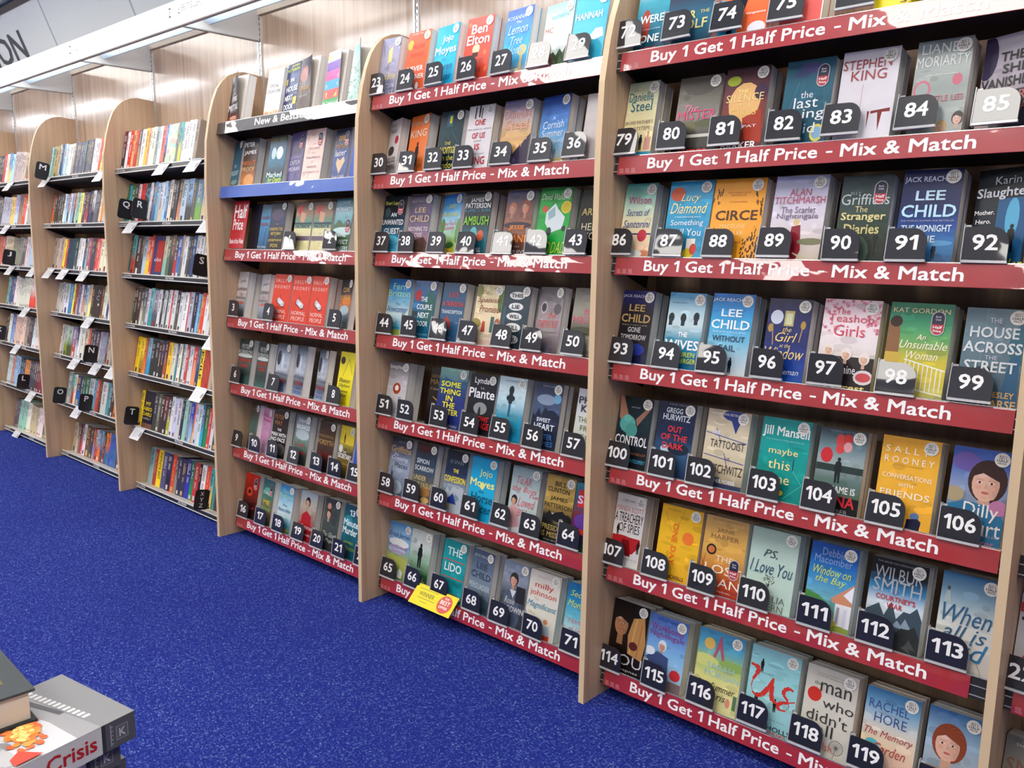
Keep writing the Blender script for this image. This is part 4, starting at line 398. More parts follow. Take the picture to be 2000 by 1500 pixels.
[5,5,4.2924,0.117,0.1997,0,0.014,"c0b098-ccc0a4-d0c4a8-c8b898-706858",[["e",0.65,0.06,0.3,0.07,"2c3c80"],["p",[[0.55,0.1],[0.8,0.1],[0.7,0.28]],"2c3c80"],["l",0.02,0.3,0.98,0.38,0.018,"3c4c98"],["l",0.25,0.24,0.4,0.42,0.015,"3c4c98"],["l",0.02,0.58,0.98,0.64,0.018,"3c4c98"],["l",0.5,0.54,0.6,0.7,0.015,"3c4c98"],["r",0,0.92,1,1,"303858"],["r",0.35,0.85,0.48,0.93,"303858"]],["INTERNATIONAL BESTSELLER|.05|.7|.03|eee|.45","*THE|.29|.2|.045|dde|.25","TATTOOIST|.43|.8|.1|33302c|.55","OF|.6|.1|.035|33302c|.6","AUSCHWITZ|.74|.85|.11|33302c|.55","*HEATHER MORRIS|.89|.7|.05|ddd|.5"],"h","cream paperback with blue barbed wire",102],
[5,5,4.4423,0.1214,0.2006,0,0.014,"12908c-149a94-129088-108880",[["l",0.6,0.5,0.95,0.75,0.02,"48b0a8"],["l",0.95,0.75,0.6,0.95,0.015,"48b0a8"],["e",0.55,0.88,0.06,0.03,"e8c030"],["r",0.72,0.47,0.74,0.6,"235"]],["*Jill Mansell|.17|.95|.13|e4f0ec","THE SUNDAY TIMES BESTSELLER|.26|.8|.018|8cc","maybe|.4|.6|.09|e8dc98","this|.55|.45|.1|e8dc98|.45","time|.72|.5|.1|e8dc98|.45"],"h","teal green paperback with cream and white script",103],
[5,5,4.5844,0.108,0.1965,0,0.014,"303c44-68848c-98a8a8-58706c-48644c-181c1c",[["e",0.45,0.13,0.1,0.07,"d04848"],["e",0.6,0.11,0.1,0.06,"c83838"],["e",0.46,0.23,0.09,0.06,"d84848"],["e",0.62,0.2,0.09,0.06,"e0a0a0"],["e",0.2,0.32,0.13,0.09,"c82c34"],["r",0,0.42,1,0.5,"2c3c38"],["s",0.48,0.33,0.3,"1c2428"],["r",0,0.78,1,1,"14161a"]],["THE TRUTH IS OUT THERE|.03|.6|.02|889","*MY NAME IS|.7|.8|.08|e8e8e8|.5","*ANNA|.83|.85|.13|d02430|.5","BARBER|.95|.5|.05|888|.55"],"h","dark paperback with a girl holding red balloons",104],
[5,5,4.7249,0.12,0.1994,0,0.014,"e8a830-eab034-e8ac34-e6a834",[["e",0.72,0.83,0.08,0.04,"5a78a8"],["p",[[0.58,0.98],[0.6,0.87],[0.78,0.85],[0.84,0.88],[0.82,1.0],[0.58,1.0]],"1c1c3c"]],["S A L L Y|.14|.75|.07|f4ecd8|.45","R O O N E Y|.25|.85|.07|f4ecd8","A NOVEL OF FRIENDSHIP|.31|.5|.012|963","CONVERSATIONS|.43|.85|.05|f4ecd8","WITH|.52|.25|.04|f4ecd8","FRIENDS|.62|.85|.07|f4ecd8"],"h","mustard yellow paperback with white capitals",105],
[5,5,4.8693,0.1085,0.1995,0,0.014,"3458a8-4868b0-8898b8-7888a0-2c6c98-2c5c88",[["e",0.25,0.15,0.25,0.1,"6a58a0"],["f",0.62,0.36,0.62,"dcae98","3a2420"],["p",[[0.0,0.62],[0.3,0.55],[0.85,0.58],
[1,0.7],
[1,1],
[0,1]],"2c7098"],["e",0.88,0.58,0.16,0.08,"b878a0"],["e",0.1,0.5,0.18,0.08,"a89878"]],["Dilly|.65|.6|.16|e8e4e0|.6","Court|.8|.85|.15|e8e4e0|.55","BESTSELLER|.88|.5|.02|aab|.7","/Secret|.95|.5|.05|c87898|.65"],"h","paperback with a young woman in a blue dress",106],
[5,6,4.0205,0.096,0.2011,0,0.014,"d8d4d0-dcd8d4-d8d4d0",[["e",0.35,0.62,0.35,0.05,"c02828"],["p",[[0.0,0.58],[0.95,0.58],
[1,0.66],[0.75,0.8],[0.3,0.84],
[0,0.7]],"b82428"],["s",0.17,0.42,0.16,"1c1414"],["s",0.92,0.6,0.18,"1c1414"],["p",[[0.35,0.62],[0.6,0.62],[0.7,0.84],[0.4,0.84]],"7a1418"]],["A VERY DARK TALE|.09|.6|.03|888","MANDA SCOTT|.2|.9|.07|d89098","A TREACHERY|.32|.98|.13|26221f","OF SPIES|.46|.7|.12|26221f|.55","WINNER OF THE|.88|.5|.025|999|.7"],"h","white paperback with red and black silhouettes",107],
[5,6,4.1676,0.1236,0.2007,0,0.014,"e8b020-ecb828-e8b428-e0a828",[["l",0.1,0.1,0.3,0.35,0.006,"863"],["l",0.55,0.03,0.5,0.15,0.006,"863"],["l",0.5,0.15,0.4,0.33,0.006,"863"],["l",0.3,0.6,0.25,0.85,0.005,"863"],["e",0.72,0.39,0.14,0.085,"e87830"]],["A DAZZLING NEW NOVEL|.06|.35|.02|863|.3","^ONE DAY|.5|.13|.55|e87020|.4","*DAVID NICHOLLS|.93|.7|.05|3c2810|.4"],"h","yellow paperback with orange sideways lettering",108],
[5,6,4.3008,0.1193,0.2004,0,0.014,"c09860-d8a858-d8a850-c88840-c04c28-a03424",[["e",0.22,0.43,0.12,0.07,"2c2420"],["e",0.22,0.43,0.08,0.045,"c87040"],["l",0.0,0.55,0.12,0.7,0.01,"6a2c18"],["l",0.1,0.5,0.05,0.7,0.01,"6a2c18"]],["THE SUNDAY TIMES BESTSELLER|.04|.7|.02|763","JANE|.17|.4|.06|8a6040","HARPER|.25|.65|.06|8a6040","THE|.52|.4|.07|f0dcc0|.55","LOST|.66|.85|.11|f4ecdc|.55","MAN|.82|.75|.11|f4ecdc|.6","One Death. Three Brothers.|.93|.6|.02|ecc"],"b2","amber and red desert paperback",109],
[5,6,4.4313,0.1215,0.2,0,0.014,"a0b8a8-b4ccc0-b8d0c4-b4ccc0",[["hd",0.48,0.62,0.14,"4a4848"]],["/PS,|.3|.3|.11|3a4850|.45","/I Love You|.47|.9|.14|2c5068|.5","a note of love|.55|.25|.015|688|.2","CECELIA|.83|.75|.08|6a7068|.5","AHERN|.93|.6|.08|6a7068|.55"],"h","pale mint paperback with dark handwritten lettering",110],
[5,6,4.5825,0.1105,0.1999,0,0.014,"1c4898-2468b8-3888c0-68a8c0-4c8858-8aa068",[["p",[[0.0,0.58],[0.3,0.62],[0.6,0.72],[0.0,0.72]],"4c8848"],["p",[[0.55,0.62],
[1,0.4],
[1,0.66],[0.58,0.66]],"c88868"],["r",0.66,0.66,1,0.92,"e0dce0"],["r",0.7,0.7,0.76,0.9,"9098a8"],["r",0.84,0.7,0.92,0.92,"c8ccd8"],["p",[[0.8,0.55],
[1,0.42],
[1,0.62]],"e4e4ec"],["e",0.62,0.92,0.12,0.06,"c8b848"],["e",0.8,0.96,0.18,0.05,"8a9838"]],["Debbie|.1|.5|.08|8aa8d8|.5","Macomber|.19|.8|.08|8aa8d8|.5","/Window on|.32|.8|.09|c8d860","/the Bay|.43|.65|.09|c8d860"],"h","blue seaside paperback with a white beach house",111],
[5,6,4.723,0.1202,0.1986,0,0.014,"181820-1c1c24-3880b0-c8d4dc-b8c4cc-48484c-28282c",[["mt",0.55,"3c4c58","8898a8"],["mt2",0.75,"2c3030","484c4c"],["e",0.42,0.85,0.1,0.05,"c8c8c8"]],["TWO HEROES. ONE UNBREAKABLE BOND.|.04|.8|.018|999","WILBUR|.16|.85|.14|a8acb0","SMITH|.3|.85|.15|a8acb0","*COURTNEY'S|.43|.7|.06|b83038","*WAR|.51|.28|.06|b83038"],"h","black and blue mountain paperback",112],
[5,6,4.8712,0.1117,0.2036,0,0.014,"2c6c9c-88a8b8-c8ccc8-d4d0c8-ccc8c0",[["p",[[0.1,0.2],[0.16,0.2],[0.2,0.32],[0.06,0.32]],"a8b8b8"],["e",0.13,0.17,0.03,0.02,"555"],["l",0.75,0.85,0.85,0.95,0.01,"876"]],["/When|.42|.85|.17|2c5c80","/all is|.6|.75|.13|2c5c80|.5","/Said|.76|.85|.18|2878a8|.5","GRIFFIN|.97|.6|.04|aba|.55"],"h","pale blue and cream paperback with brush script",113],
[5,7,4.0205,0.1191,0.2019,0,0.014,"14100e-1c1410-201410-100c0c",[["f",0.28,0.33,0.5,"b07c54","1c1410"],["p",[[0.6,0.2],[0.9,0.15],
[1,0.5],[0.95,0.75],[0.55,0.7],[0.5,0.45]],"b88850"],["l",0.7,0.2,0.6,0.7,0.03,"d8a868"],["l",0.85,0.25,0.8,0.72,0.03,"a87038"],["e",0.68,0.58,0.12,0.06,"5a2420"]],["YOU|.8|.95|.15|c8c8c8|.5","kepnes|.94|.5|.04|c8c8c8|.65"],"h","dark paperback with a man and blonde hair",114],
[5,7,4.1442,0.1194,0.1962,0,0.014,"4a68b0-5c88c8-7cb0dc-98c0dc-a8b0b8",[["f",0.4,0.42,0.2,"c89078","d0dce4"],["p",[[0.0,0.62],[0.3,0.5],[0.6,0.55],[0.62,0.75],
[0,0.75]],"3c4c78"],["e",0.1,0.52,0.14,0.06,"d8e0e8"],["e",0.82,0.75,0.14,0.075,"c83038"],["r",0.55,0.85,1,1,"7a6868"]],["HOLLY GREEN|.05|.6|.04|23408c","Workhouse|.16|.85|.09|8a3070|.48","Nightingale|.27|.9|.09|8a3070"],"h","light blue paperback with a nurse holding a child",115],
[5,7,4.2979,0.1298,0.2051,0,0.014,"4890b8-50a0c0-98b860-d8d488-e4dc98-d8d498",[["e",0.25,0.18,0.12,0.075,"d8b058"],["p",[[0.47,0.05],[0.49,0.05],[0.62,0.36],[0.56,0.36],[0.48,0.2],[0.4,0.36],[0.34,0.36]],"a85868"],["e",0.2,0.4,0.3,0.08,"c8cc78"],["e",0.8,0.38,0.3,0.06,"88a858"],["e",0.8,0.84,0.05,0.06,"d88878"],["r",0.9,0.72,0.98,0.9,"587858"]],["SARAH|.44|.6|.08|98c0c8|.55","MORGAN|.54|.75|.08|98c0c8|.6","/One Summer|.69|.85|.08|3c3430","/in Paris|.8|.6|.08|3c3430|.45"],"h","yellow green paperback with a lattice tower",116],
[5,7,4.4472,0.1289,0.206,0,0.014,"88c0c8-90c8cc-98ccd0-8cc4c8",[["s",0.25,0.14,0.16,"1c1c1c"],["s",0.22,0.56,0.16,"1c1c1c"],["s",0.6,0.56,0.16,"1c1c1c"],["Us"]],["From the author of|.3|.3|.015|555|.35","Every love story|.82|.5|.015|555|.6","*NICHOLLS|.92|.75|.06|2c3c40|.6","*ONE DAY|.97|.4|.03|d03c30|.7"],"h","light blue paperback with red brush letters",117],
[5,7,4.5921,0.1228,0.2056,0,0.014,"c4c0b4-ccc8bc-ccc8bc-c4c0b4",[["e",0.2,0.33,0.14,0.085,"c83428"],["dd",0.75,0.85]],["Seven perfect days.|.07|.6|.02|887","Then he disappeared.|.1|.6|.02|887","the|.19|.15|.04|665|.25","man|.22|.6|.1|3c3a38|.6","who|.39|.6|.1|3c3a38|.68","didn't|.56|.8|.12|3c3a38|.5","call|.7|.5|.12|3c3a38|.4","Walsh|.88|.45|.08|c86858|.45"],"h","off white paperback with a red spot and a dandelion",118],
[5,7,4.7346,0.1176,0.2022,0,0.014,"3c78a8-78a8c8-c8c8c0-e0c8a8-e0b8a0-c8a098",[["e",0.22,0.63,0.13,0.06,"58b0c0"],["p",[[0.4,0.95],[0.6,0.88],[0.7,0.95]],"3c5c88"]],["RACHEL|.18|.75|.1|3c5c90|.45","HORE|.32|.6|.11|3c5c90|.5","/The Memory|.5|.9|.09|b04840|.5","/Garden|.65|.6|.1|b04840|.55"],"h","blue to peach paperback with red script",119],
[5,7,4.8692,0.1071,0.206,0,0.014,"3c6ca0-88a8c0-a0b0bc-7890a8-385898",[["r",0,0.62,0.6,0.68,"a89078"],["f",0.42,0.37,0.6,"dcae98","8a4428"],["p",[[0.1,0.75],[0.35,0.62],[0.6,0.62],[0.95,0.75],
[1,1],
[0,1]],"345c9c"],["p",[[0.32,0.64],[0.45,0.72],[0.6,0.64],[0.62,0.7],[0.45,0.78],[0.3,0.72]],"d8dce4"]],["*EVIE|.9|.6|.13|c8d8e8|.35"],"h","paperback with a red haired woman in a white collar",120],
[6,6,5.0205,0.12,0.1959,0,0.014,"b8b8c0-c8c4c4-b8b4b4",[],["*BEST|.14|.6|.1|b83038|.3","*TIME|.34|.75|.2|2c2830|.42","*ANN|.72|.7|.18|c02c30|.4"],"","white paperback with red and black capitals beyond the rightmost upright",22],
[6,7,5.0205,0.12,0.2007,0,0.014,"6c7068-8a8478-98887c-8a7c70",[],["THE BESTSELLER|.08|.7|.03|ccc","SMALL|.3|.9|.15|8a5c44","BROWN|.55|.9|.15|8a5c44"],"","stone grey paperback with brown capitals beyond the rightmost upright",None]]
TAGS=[["23",4,1,3.0122,0.006],["24",4,1,3.1563,0.0022],["25",4,1,3.29,0.0057],["26",4,1,3.4329,0.0035],["27",4,1,3.5749,0.0026],["28",4,1,3.7114,0.0062],["29",4,1,3.8488,0.008],["30",4,2,3.0179,0.005],["31",4,2,3.1551,0.005],["32",4,2,3.2837,0.0058],["33",4,2,3.4171,0.0042],["34",4,2,3.5702,0.006],["35",4,2,3.7219,0.0059],["36",4,2,3.8424,0.011],["37",4,3,3.0231,0.002],["38",4,3,3.1521,0.002],["39",4,3,3.2941,0.0028],["40",4,3,3.4265,0.0031],["41",4,3,3.5804,0.0043],["42",4,3,3.7124,0.006],["43",4,3,3.8548,0.007],["44",4,4,3.0299,0.0051],["45",4,4,3.1591,0.0058],["46",4,4,3.3018,0.0059],["47",4,4,3.4331,0.0079],["48",4,4,3.5785,0.0056],["49",4,4,3.6993,0.006],["50",4,4,3.8515,0.0081],["51",4,5,3.0205,0.0056],["52",4,5,3.1337,0.002],["53",4,5,3.3022,0.0047],["54",4,5,3.4445,0.0021],["55",4,5,3.5746,0.0055],["56",4,5,3.7095,0.002],["57",4,5,3.8625,0.0027],["58",4,6,3.0266,0.0042],["59",4,6,3.1603,0.0052],["60",4,6,3.3012,0.0048],["61",4,6,3.4459,0.0071],["62",4,6,3.5786,0.0108],["63",4,6,3.7015,0.0057],["64",4,6,3.8502,0.0089],["65",4,7,3.0273,0.002],["66",4,7,3.161,0.0035],["67",4,7,3.2968,0.0123],["68",4,7,3.4535,0.0061],["69",4,7,3.5753,0.002],["70",4,7,3.7187,0.002],["71",4,7,3.868,0.002],["72",5,1,4.0107,0.014],["73",5,1,4.1496,0.014],["74",5,1,4.2813,0.014],["75",5,1,4.4241,0.014],["76",5,1,4.5766,0.0133],["77",5,1,4.717,0.0113],["78",5,1,4.8317,0.0099],["79",5,2,4.0056,0.0071],["80",5,2,4.1457,0.0112],["81",5,2,4.2903,0.0113],["82",5,2,4.4356,0.0114],["83",5,2,4.5628,0.014],["84",5,2,4.7152,0.014],["85",5,2,4.8594,0.0111],["86",5,3,4.0003,0.0079],["87",5,3,4.1479,0.0072],["88",5,3,4.286,0.0066],["89",5,3,4.4282,0.0087],["90",5,3,4.5837,0.0031],["91",5,3,4.7177,0.0041],["92",5,3,4.8637,0.0055],["93",5,4,4.0117,0.002],["94",5,4,4.1541,0.002],["95",5,4,4.284,0.0043],["96",5,4,4.43,0.0071],["97",5,4,4.5674,0.0077],["98",5,4,4.7187,0.0046],["99",5,4,4.8619,0.0091],["100",5,5,4.0115,0.002],["101",5,5,4.1559,0.002],["102",5,5,4.2689,0.002],["103",5,5,4.4386,0.002],["104",5,5,4.5728,0.002],["105",5,5,4.7192,0.002],["106",5,5,4.8674,0.0021],["107",5,6,4.0028,0.002],["108",5,6,4.1445,0.002],["109",5,6,4.2881,0.002],["110",5,6,4.4291,0.002],["111",5,6,4.5813,0.002],["112",5,6,4.7192,0.0044],["113",5,6,4.8661,0.0076],["114",5,7,4.0064,0.002],["115",5,7,4.1568,0.002],["116",5,7,4.2973,0.0074],["117",5,7,4.4429,0.0115],["118",5,7,4.5792,0.0107],["119",5,7,4.7199,0.014],["120",5,7,4.8718,0.014],["1",3,3,2.4696,0.0066],["2",3,3,2.7306,0.0069],["3",3,4,2.0414,0.002],["4",3,4,2.3064,0.002],["5",3,4,2.746,0.0032],["6",3,5,2.0286,0.0032],["7",3,5,2.317,0.002],["8",3,5,2.7274,0.0036],["9",3,6,2.0127,0.002],["10",3,6,2.1609,0.002],["11",3,6,2.2979,0.002],["12",3,6,2.4459,0.002],["13",3,6,2.6061,0.0041],["14",3,6,2.7216,0.002],["15",3,6,2.8399,0.0043],["16",3,7,2.038,0.002],["17",3,7,2.1812,0.002],["18",3,7,2.3155,0.002],["19",3,7,2.457,0.002],["20",3,7,2.5912,0.002],["21",3,7,2.7369,0.002],["22",3,7,2.8736,0.002],["22",6,6,5.0049,0.0024]]
SPINES=[[1,1,0.016,0.192,[["723/322",1.0215,1.0549],["eee",1.0549,1.0835],["d32",1.0835,1.1232],["ea6",1.1232,1.1513],["c33",1.1513,1.1846],["655/b95",1.1846,1.2094],["eee",1.2094,1.2583],["fb3",1.2583,1.2905],["e98",1.2905,1.3065],["eec",1.3065,1.3303],["eec",1.3303,1.3669],["9aa",1.3669,1.3928],["fff",1.3928,1.4236],["e76",1.4236,1.4592],["36b/125",1.4592,1.4843],["W-cdb",1.4843,1.5778],["777",1.5778,1.5971],["5aa/dc5",1.5971,1.6258],["eed",1.6258,1.6495],["fff",1.6495,1.6777],["fff",1.6777,1.7056],["fff",1.7056,1.7378],["987",1.7378,1.7651]]],
[1,2,0.016,0.195,[["263",1.0215,1.0361],["4ab",1.0361,1.0681],["373",1.0681,1.1025],["433",1.1025,1.1423],["dbb",1.1423,1.1704],["W-c22",1.1704,1.2204],["W-48a/433",1.2204,1.2641],["ddd",1.2641,1.2911],["633",1.2911,1.3099],["58b",1.3099,1.3444],["9cd",1.3444,1.3708],["dde/dcb",1.3708,1.4124],["bde",1.4124,1.4407],["37a",1.4407,1.4687],["edc",1.4687,1.5015],["222",1.5015,1.5339],["334",1.5339,1.5537],["543/c86",1.5537,1.5928],["bcd",1.5928,1.641],["9bd/333",1.641,1.6932],["555",1.6932,1.7258],["68a/7a4",1.7258,1.781],["89b/cb9",1.781,1.8261]]],
[1,3,0.016,0.195,[["433/366",1.0215,1.0447],["5aa/b43",1.0447,1.091],["433",1.091,1.1479],["765/234",1.1479,1.1704],["9ab/bcd",1.1704,1.2094],["d52/ec3",1.2094,1.2479],["d43",1.2479,1.2751],["W-336*",1.2751,1.3868],["cb9/8ba",1.3868,1.4232],["565",1.4232,1.454],["755/333",1.454,1.4895],["444/b33",1.4895,1.5196],["35a/47b",1.5196,1.5544],["ca8/665",1.5544,1.5741],["ddd",1.5741,1.6107],["445",1.6107,1.6372],["334",1.6372,1.6611],["247",1.6611,1.6919],["ccc",1.6919,1.727],["ccc",1.727,1.764],["ccc",1.764,1.8051]]],
[1,4,0.016,0.188,[["343/575",1.0215,1.0445],["533/433",1.0445,1.0765],["543/433",1.0765,1.1081],["445/dcb",1.1081,1.1395],["555/787",1.1395,1.1762],["dcd",1.1762,1.2041],["7bb/399",1.2041,1.2428],["aab/556",1.2428,1.2972],["ddd",1.2972,1.3267],["333",1.3267,1.3454],["ccc",1.3454,1.3771],["455",1.3771,1.3928],["ddd",1.3928,1.4241],["d66",1.4241,1.4447],["ddd",1.4447,1.4805],["333/554",1.4805,1.5109],["ddd",1.5109,1.5459],["eee",1.5459,1.5903],["c45",1.5903,1.6074],["bbc",1.6074,1.6437],["223",1.6437,1.6796],["8be",1.6796,1.7009],["8b9",1.7009,1.715],["e43",1.715,1.7477],["eee",1.7477,1.78],["ddd",1.78,1.812]]],
[1,5,0.016,0.184,[["e72",1.0215,1.0313],["fd2",1.0313,1.0752],["fd4/a83",1.0752,1.1156],["b53/e73",1.1156,1.1471],["8bc/39c",1.1471,1.1894],["333",1.1894,1.2285],["333",1.2285,1.2671],["532/333",1.2671,1.2997],["236/322",1.2997,1.3321],["622/a53",1.3321,1.3641],["fc3",1.3641,1.4063],["ddc",1.4063,1.4479],["457/488",1.4479,1.4737],["eed",1.4737,1.5043],["466",1.5043,1.5194],["ddd",1.5194,1.5446],["c44",1.5446,1.5695],["ddd",1.5695,1.5893],["ddd",1.5893,1.6139],["d43/f96",1.6139,1.6527],["368/247",1.6527,1.6816],["fd3",1.6816,1.7148],["W-b43",1.7148,1.7803],["ba9",1.7803,1.8079]]],
[1,6,0.016,0.192,[["fd2",1.031,1.0655],["W-223!",1.0655,1.182],["444",1.182,1.218],["665",1.218,1.2535],["433",1.2535,1.2945],["733/333",1.2945,1.3292],["333/aa3",1.3292,1.3636],["ddd",1.3636,1.3975],["cce",1.3975,1.4311],["ccc",1.4311,1.4699],["334",1.4699,1.4973],["9cb",1.4973,1.5298],["89a",1.5298,1.5567],["24a/9bd",1.5567,1.5886],["e65/fb6",1.5886,1.6044],["ccd",1.6044,1.6358],["cdd",1.6358,1.6669],["468/3ac",1.6669,1.6926],["264/285",1.6926,1.7282],["d44",1.7282,1.7558],["ddd",1.7558,1.7832],["334",1.7832,1.8226]]],
[1,7,0.05,0.19,[["8bb/acc",1.0215,1.075],["b44",1.075,1.1098],["I-fd2",1.1098,1.1613],["558",1.1613,1.2187],["335/224",1.2187,1.2652],["d43",1.2652,1.3078],["544/887",1.3078,1.337],["335",1.337,1.3723],["335",1.3723,1.4135],["337/33a",1.4135,1.4605],["264/285",1.4605,1.4975],["b33",1.4975,1.5432],["312",1.5432,1.5673],["eee",1.5673,1.609],["e43",1.609,1.6501],["4aa/db6",1.6501,1.685],["488",1.685,1.708],["433",1.708,1.7478]]],
[0,1,0.016,0.186,[["9cd",0.0741,0.0956],["8a8",0.0956,0.1441],["b96",0.1441,0.192],["bba",0.192,0.2187],["246",0.2187,0.251],["68b",0.251,0.2801],["bde",0.2801,0.309],["eed",0.309,0.3433],["eee",0.3433,0.383],["dcb/998",0.383,0.411],["556",0.411,0.4388],["667",0.4388,0.4664],["556",0.4664,0.4938],["667",0.4938,0.5209],["556",0.5209,0.5479],["566",0.5479,0.5746],["556",0.5746,0.6011],["667",0.6011,0.6275],["556",0.6275,0.6588],["fff",0.6588,0.6898],["fee",0.6898,0.7154],["fdd",0.7154,0.7408],["e54",0.7408,0.7686],["fe7",0.7686,0.7911]]],
[0,2,0.016,0.178,[["b42/f62",0.0563,0.0901],["443",0.0901,0.1236],["433",0.1236,0.1513],["555",0.1513,0.1787],["543/443",0.1787,0.2168],["dee",0.2168,0.2438],["9bd/bde",0.2438,0.2705],["b65/456",0.2705,0.3024],["cde",0.3024,0.3339],["abc",0.3339,0.3548],["c76/467",0.3548,0.3911],["cdc",0.3911,0.4065],["9cb",0.4065,0.4473],["fe8",0.4473,0.4877],["545",0.4877,0.5226],["545/a45",0.5226,0.5669],["446",0.5669,0.6059],["ddd/334",0.6059,0.6444],["667",0.6444,0.6778],["555",0.6778,0.7061],["fdb",0.7061,0.7295],["e94",0.7295,0.7574],["ccd",0.7574,0.7804]]],
[0,3,0.016,0.183,[["a98",0.0215,0.0732],["cba",0.0732,0.1125],["baa",0.1125,0.168],["fd3",0.168,0.2009],["c44",0.2009,0.2281],["W-245",0.2281,0.3295],["243/455",0.3295,0.3714],["ddd",0.3714,0.4127],["eee",0.4127,0.4536],["535/368",0.4536,0.4789],["9bb",0.4789,0.5041],["a56",0.5041,0.5538],["445",0.5538,0.6028],["a44",0.6028,0.6271],["e55",0.6271,0.656],["f98",0.656,0.6798],["eec",0.6798,0.7177],["eec",0.7177,0.7737]]],
[0,4,0.016,0.179,[["ccc",0.0215,0.0535],["cca",0.0535,0.0805],["ccc",0.0805,0.118],["dcc",0.118,0.1445],["abb/dde",0.1445,0.2075],["38b",0.2075,0.254],["fe6",0.254,0.2744],["942",0.2744,0.3049],["b78/caa",0.3049,0.3352],["446/568",0.3352,0.3652],["dcc",0.3652,0.3949],["446/c98",0.3949,0.4342],["9bc/ccb",0.4342,0.473],["ca8/fe9",0.473,0.5091],["333",0.5091,0.54],["W-322#",0.54,0.6381],["732",0.6381,0.6656],["cdb",0.6656,0.702],["eee",0.702,0.72],["447",0.72,0.7469],["eee",0.7469,0.7691]]],
[0,5,0.016,0.178,[["edc",0.0276,0.0524],["bbb",0.0524,0.0894],["bcb/893",0.0894,0.1321],["aba/453",0.1321,0.1982],["87a/b54",0.1982,0.2515],["334/ccd",0.2515,0.2865],["eee",0.2865,0.3097],["ddc",0.3097,0.3671],["cba",0.3671,0.4179],["c54",0.4179,0.4514],["433",0.4514,0.4846],["445",0.4846,0.5229],["545",0.5229,0.5716],["ddc",0.5716,0.5876],["W-99a",0.5876,0.6669],["644",0.6669,0.6825],["ba9",0.6825,0.7342],["788",0.7342,0.7698]]],
[0,6,0.016,0.176,[["788/9aa",0.0785,0.1397],["5aa/c43",0.1397,0.1699],["edb",0.1699,0.2058],["236/36a",0.2058,0.265],["443",0.265,0.3001],["264/7ba",0.3001,0.3232],["264",0.3232,0.3862],["bbb",0.3862,0.4538],["5ac",0.4538,0.4815],["b43",0.4815,0.5255],["543",0.5255,0.5527],["ccc",0.5527,0.6225],["599",0.6225,0.6595],["456",0.6595,0.6857],["433",0.6857,0.722],["d73",0.722,0.758]]],
[0,7,0.05,0.18,[["ba8",0.0215,0.0721],["655/ccb",0.0721,0.0986],["533/a66",0.0986,0.1314],["644/c66",0.1314,0.1574],["ccc/fde",0.1574,0.2026],["533/655",0.2026,0.2661],["444",0.2661,0.3038],["b44/88b",0.3038,0.3348],["ccb/c54",0.3348,0.3718],["68b/e73",0.3718,0.4083],["8ab/456",0.4083,0.4386],["433/833",0.4386,0.4745],["e83/269",0.4745,0.5041],["e73/37a",0.5041,0.5277],["W-46a",0.5277,0.6319],["755",0.6319,0.6716]]]]
FAR=[[-1,1,0.016,0.19,[["555",-0.8282,-0.7633],["444",-0.7633,-0.6995],["c45",-0.6995,-0.6554],["eec",-0.6554,-0.6056],["68b/dc8",-0.6056,-0.5504],["ade",-0.5504,-0.5019],["baa",-0.5019,-0.3657],["cba",-0.3657,-0.2966],["876",-0.2966,-0.2568],["e53",-0.2568,-0.2007]]],
[-1,2,0.016,0.19,[["666",-0.8589,-0.7809],["bbc",-0.7809,-0.6291],["ec7",-0.6291,-0.5553],["bbe/cde",-0.5553,-0.4889],["a87",-0.4889,-0.4176],["e53",-0.4176,-0.365],["eee",-0.365,-0.3304],["aaa",-0.3304,-0.2563]]],
[-1,3,0.016,0.19,[["c76",-0.9261,-0.8472],["b54",-0.8472,-0.8082],["bbb",-0.8082,-0.7697],["cb9",-0.7697,-0.6561],["998",-0.6561,-0.5578],["998",-0.5578,-0.4856],["666",-0.4856,-0.4264],["ecc",-0.4264,-0.3797],["bcd",-0.3797,-0.2766]]],
[-1,4,0.016,0.19,[["7a9",-0.8163,-0.7712],["347/458",-0.7712,-0.6824],["edd",-0.6824,-0.6201],["ddc",-0.6201,-0.5346],["ddc",-0.5346,-0.4626],["ddc",-0.4626,-0.4037],["dcc/e43",-0.4037,-0.2997]]],
[-1,5,0.016,0.19,[["433",-0.9221,-0.8579],["eed",-0.8579,-0.8037],["46a/8ad",-0.8037,-0.7412],["dba",-0.7412,-0.6191],["ecb",-0.6191,-0.5509],["a98",-0.5509,-0.5006],["544",-0.5006,-0.4179],["dee",-0.4179,-0.3692],["edd",-0.3692,-0.2892]]],
[-1,6,0.016,0.19,[["cdd",-0.9394,-0.8658],["c98",-0.8658,-0.8113],["9bd",-0.8113,-0.7221],["345/46a",-0.7221,-0.6348],["e95",-0.6348,-0.5493],["445",-0.5493,-0.4655],["544",-0.4655,-0.3997],["834",-0.3997,-0.3189]]],
[-1,7,0.05,0.19,[["656",-0.9785,-0.9015],["9cb",-0.9015,-0.7574],["eed",-0.7574,-0.6871],["cb9",-0.6871,-0.5585],["edd",-0.5585,-0.4666],["776",-0.4666,-0.4011]]]]
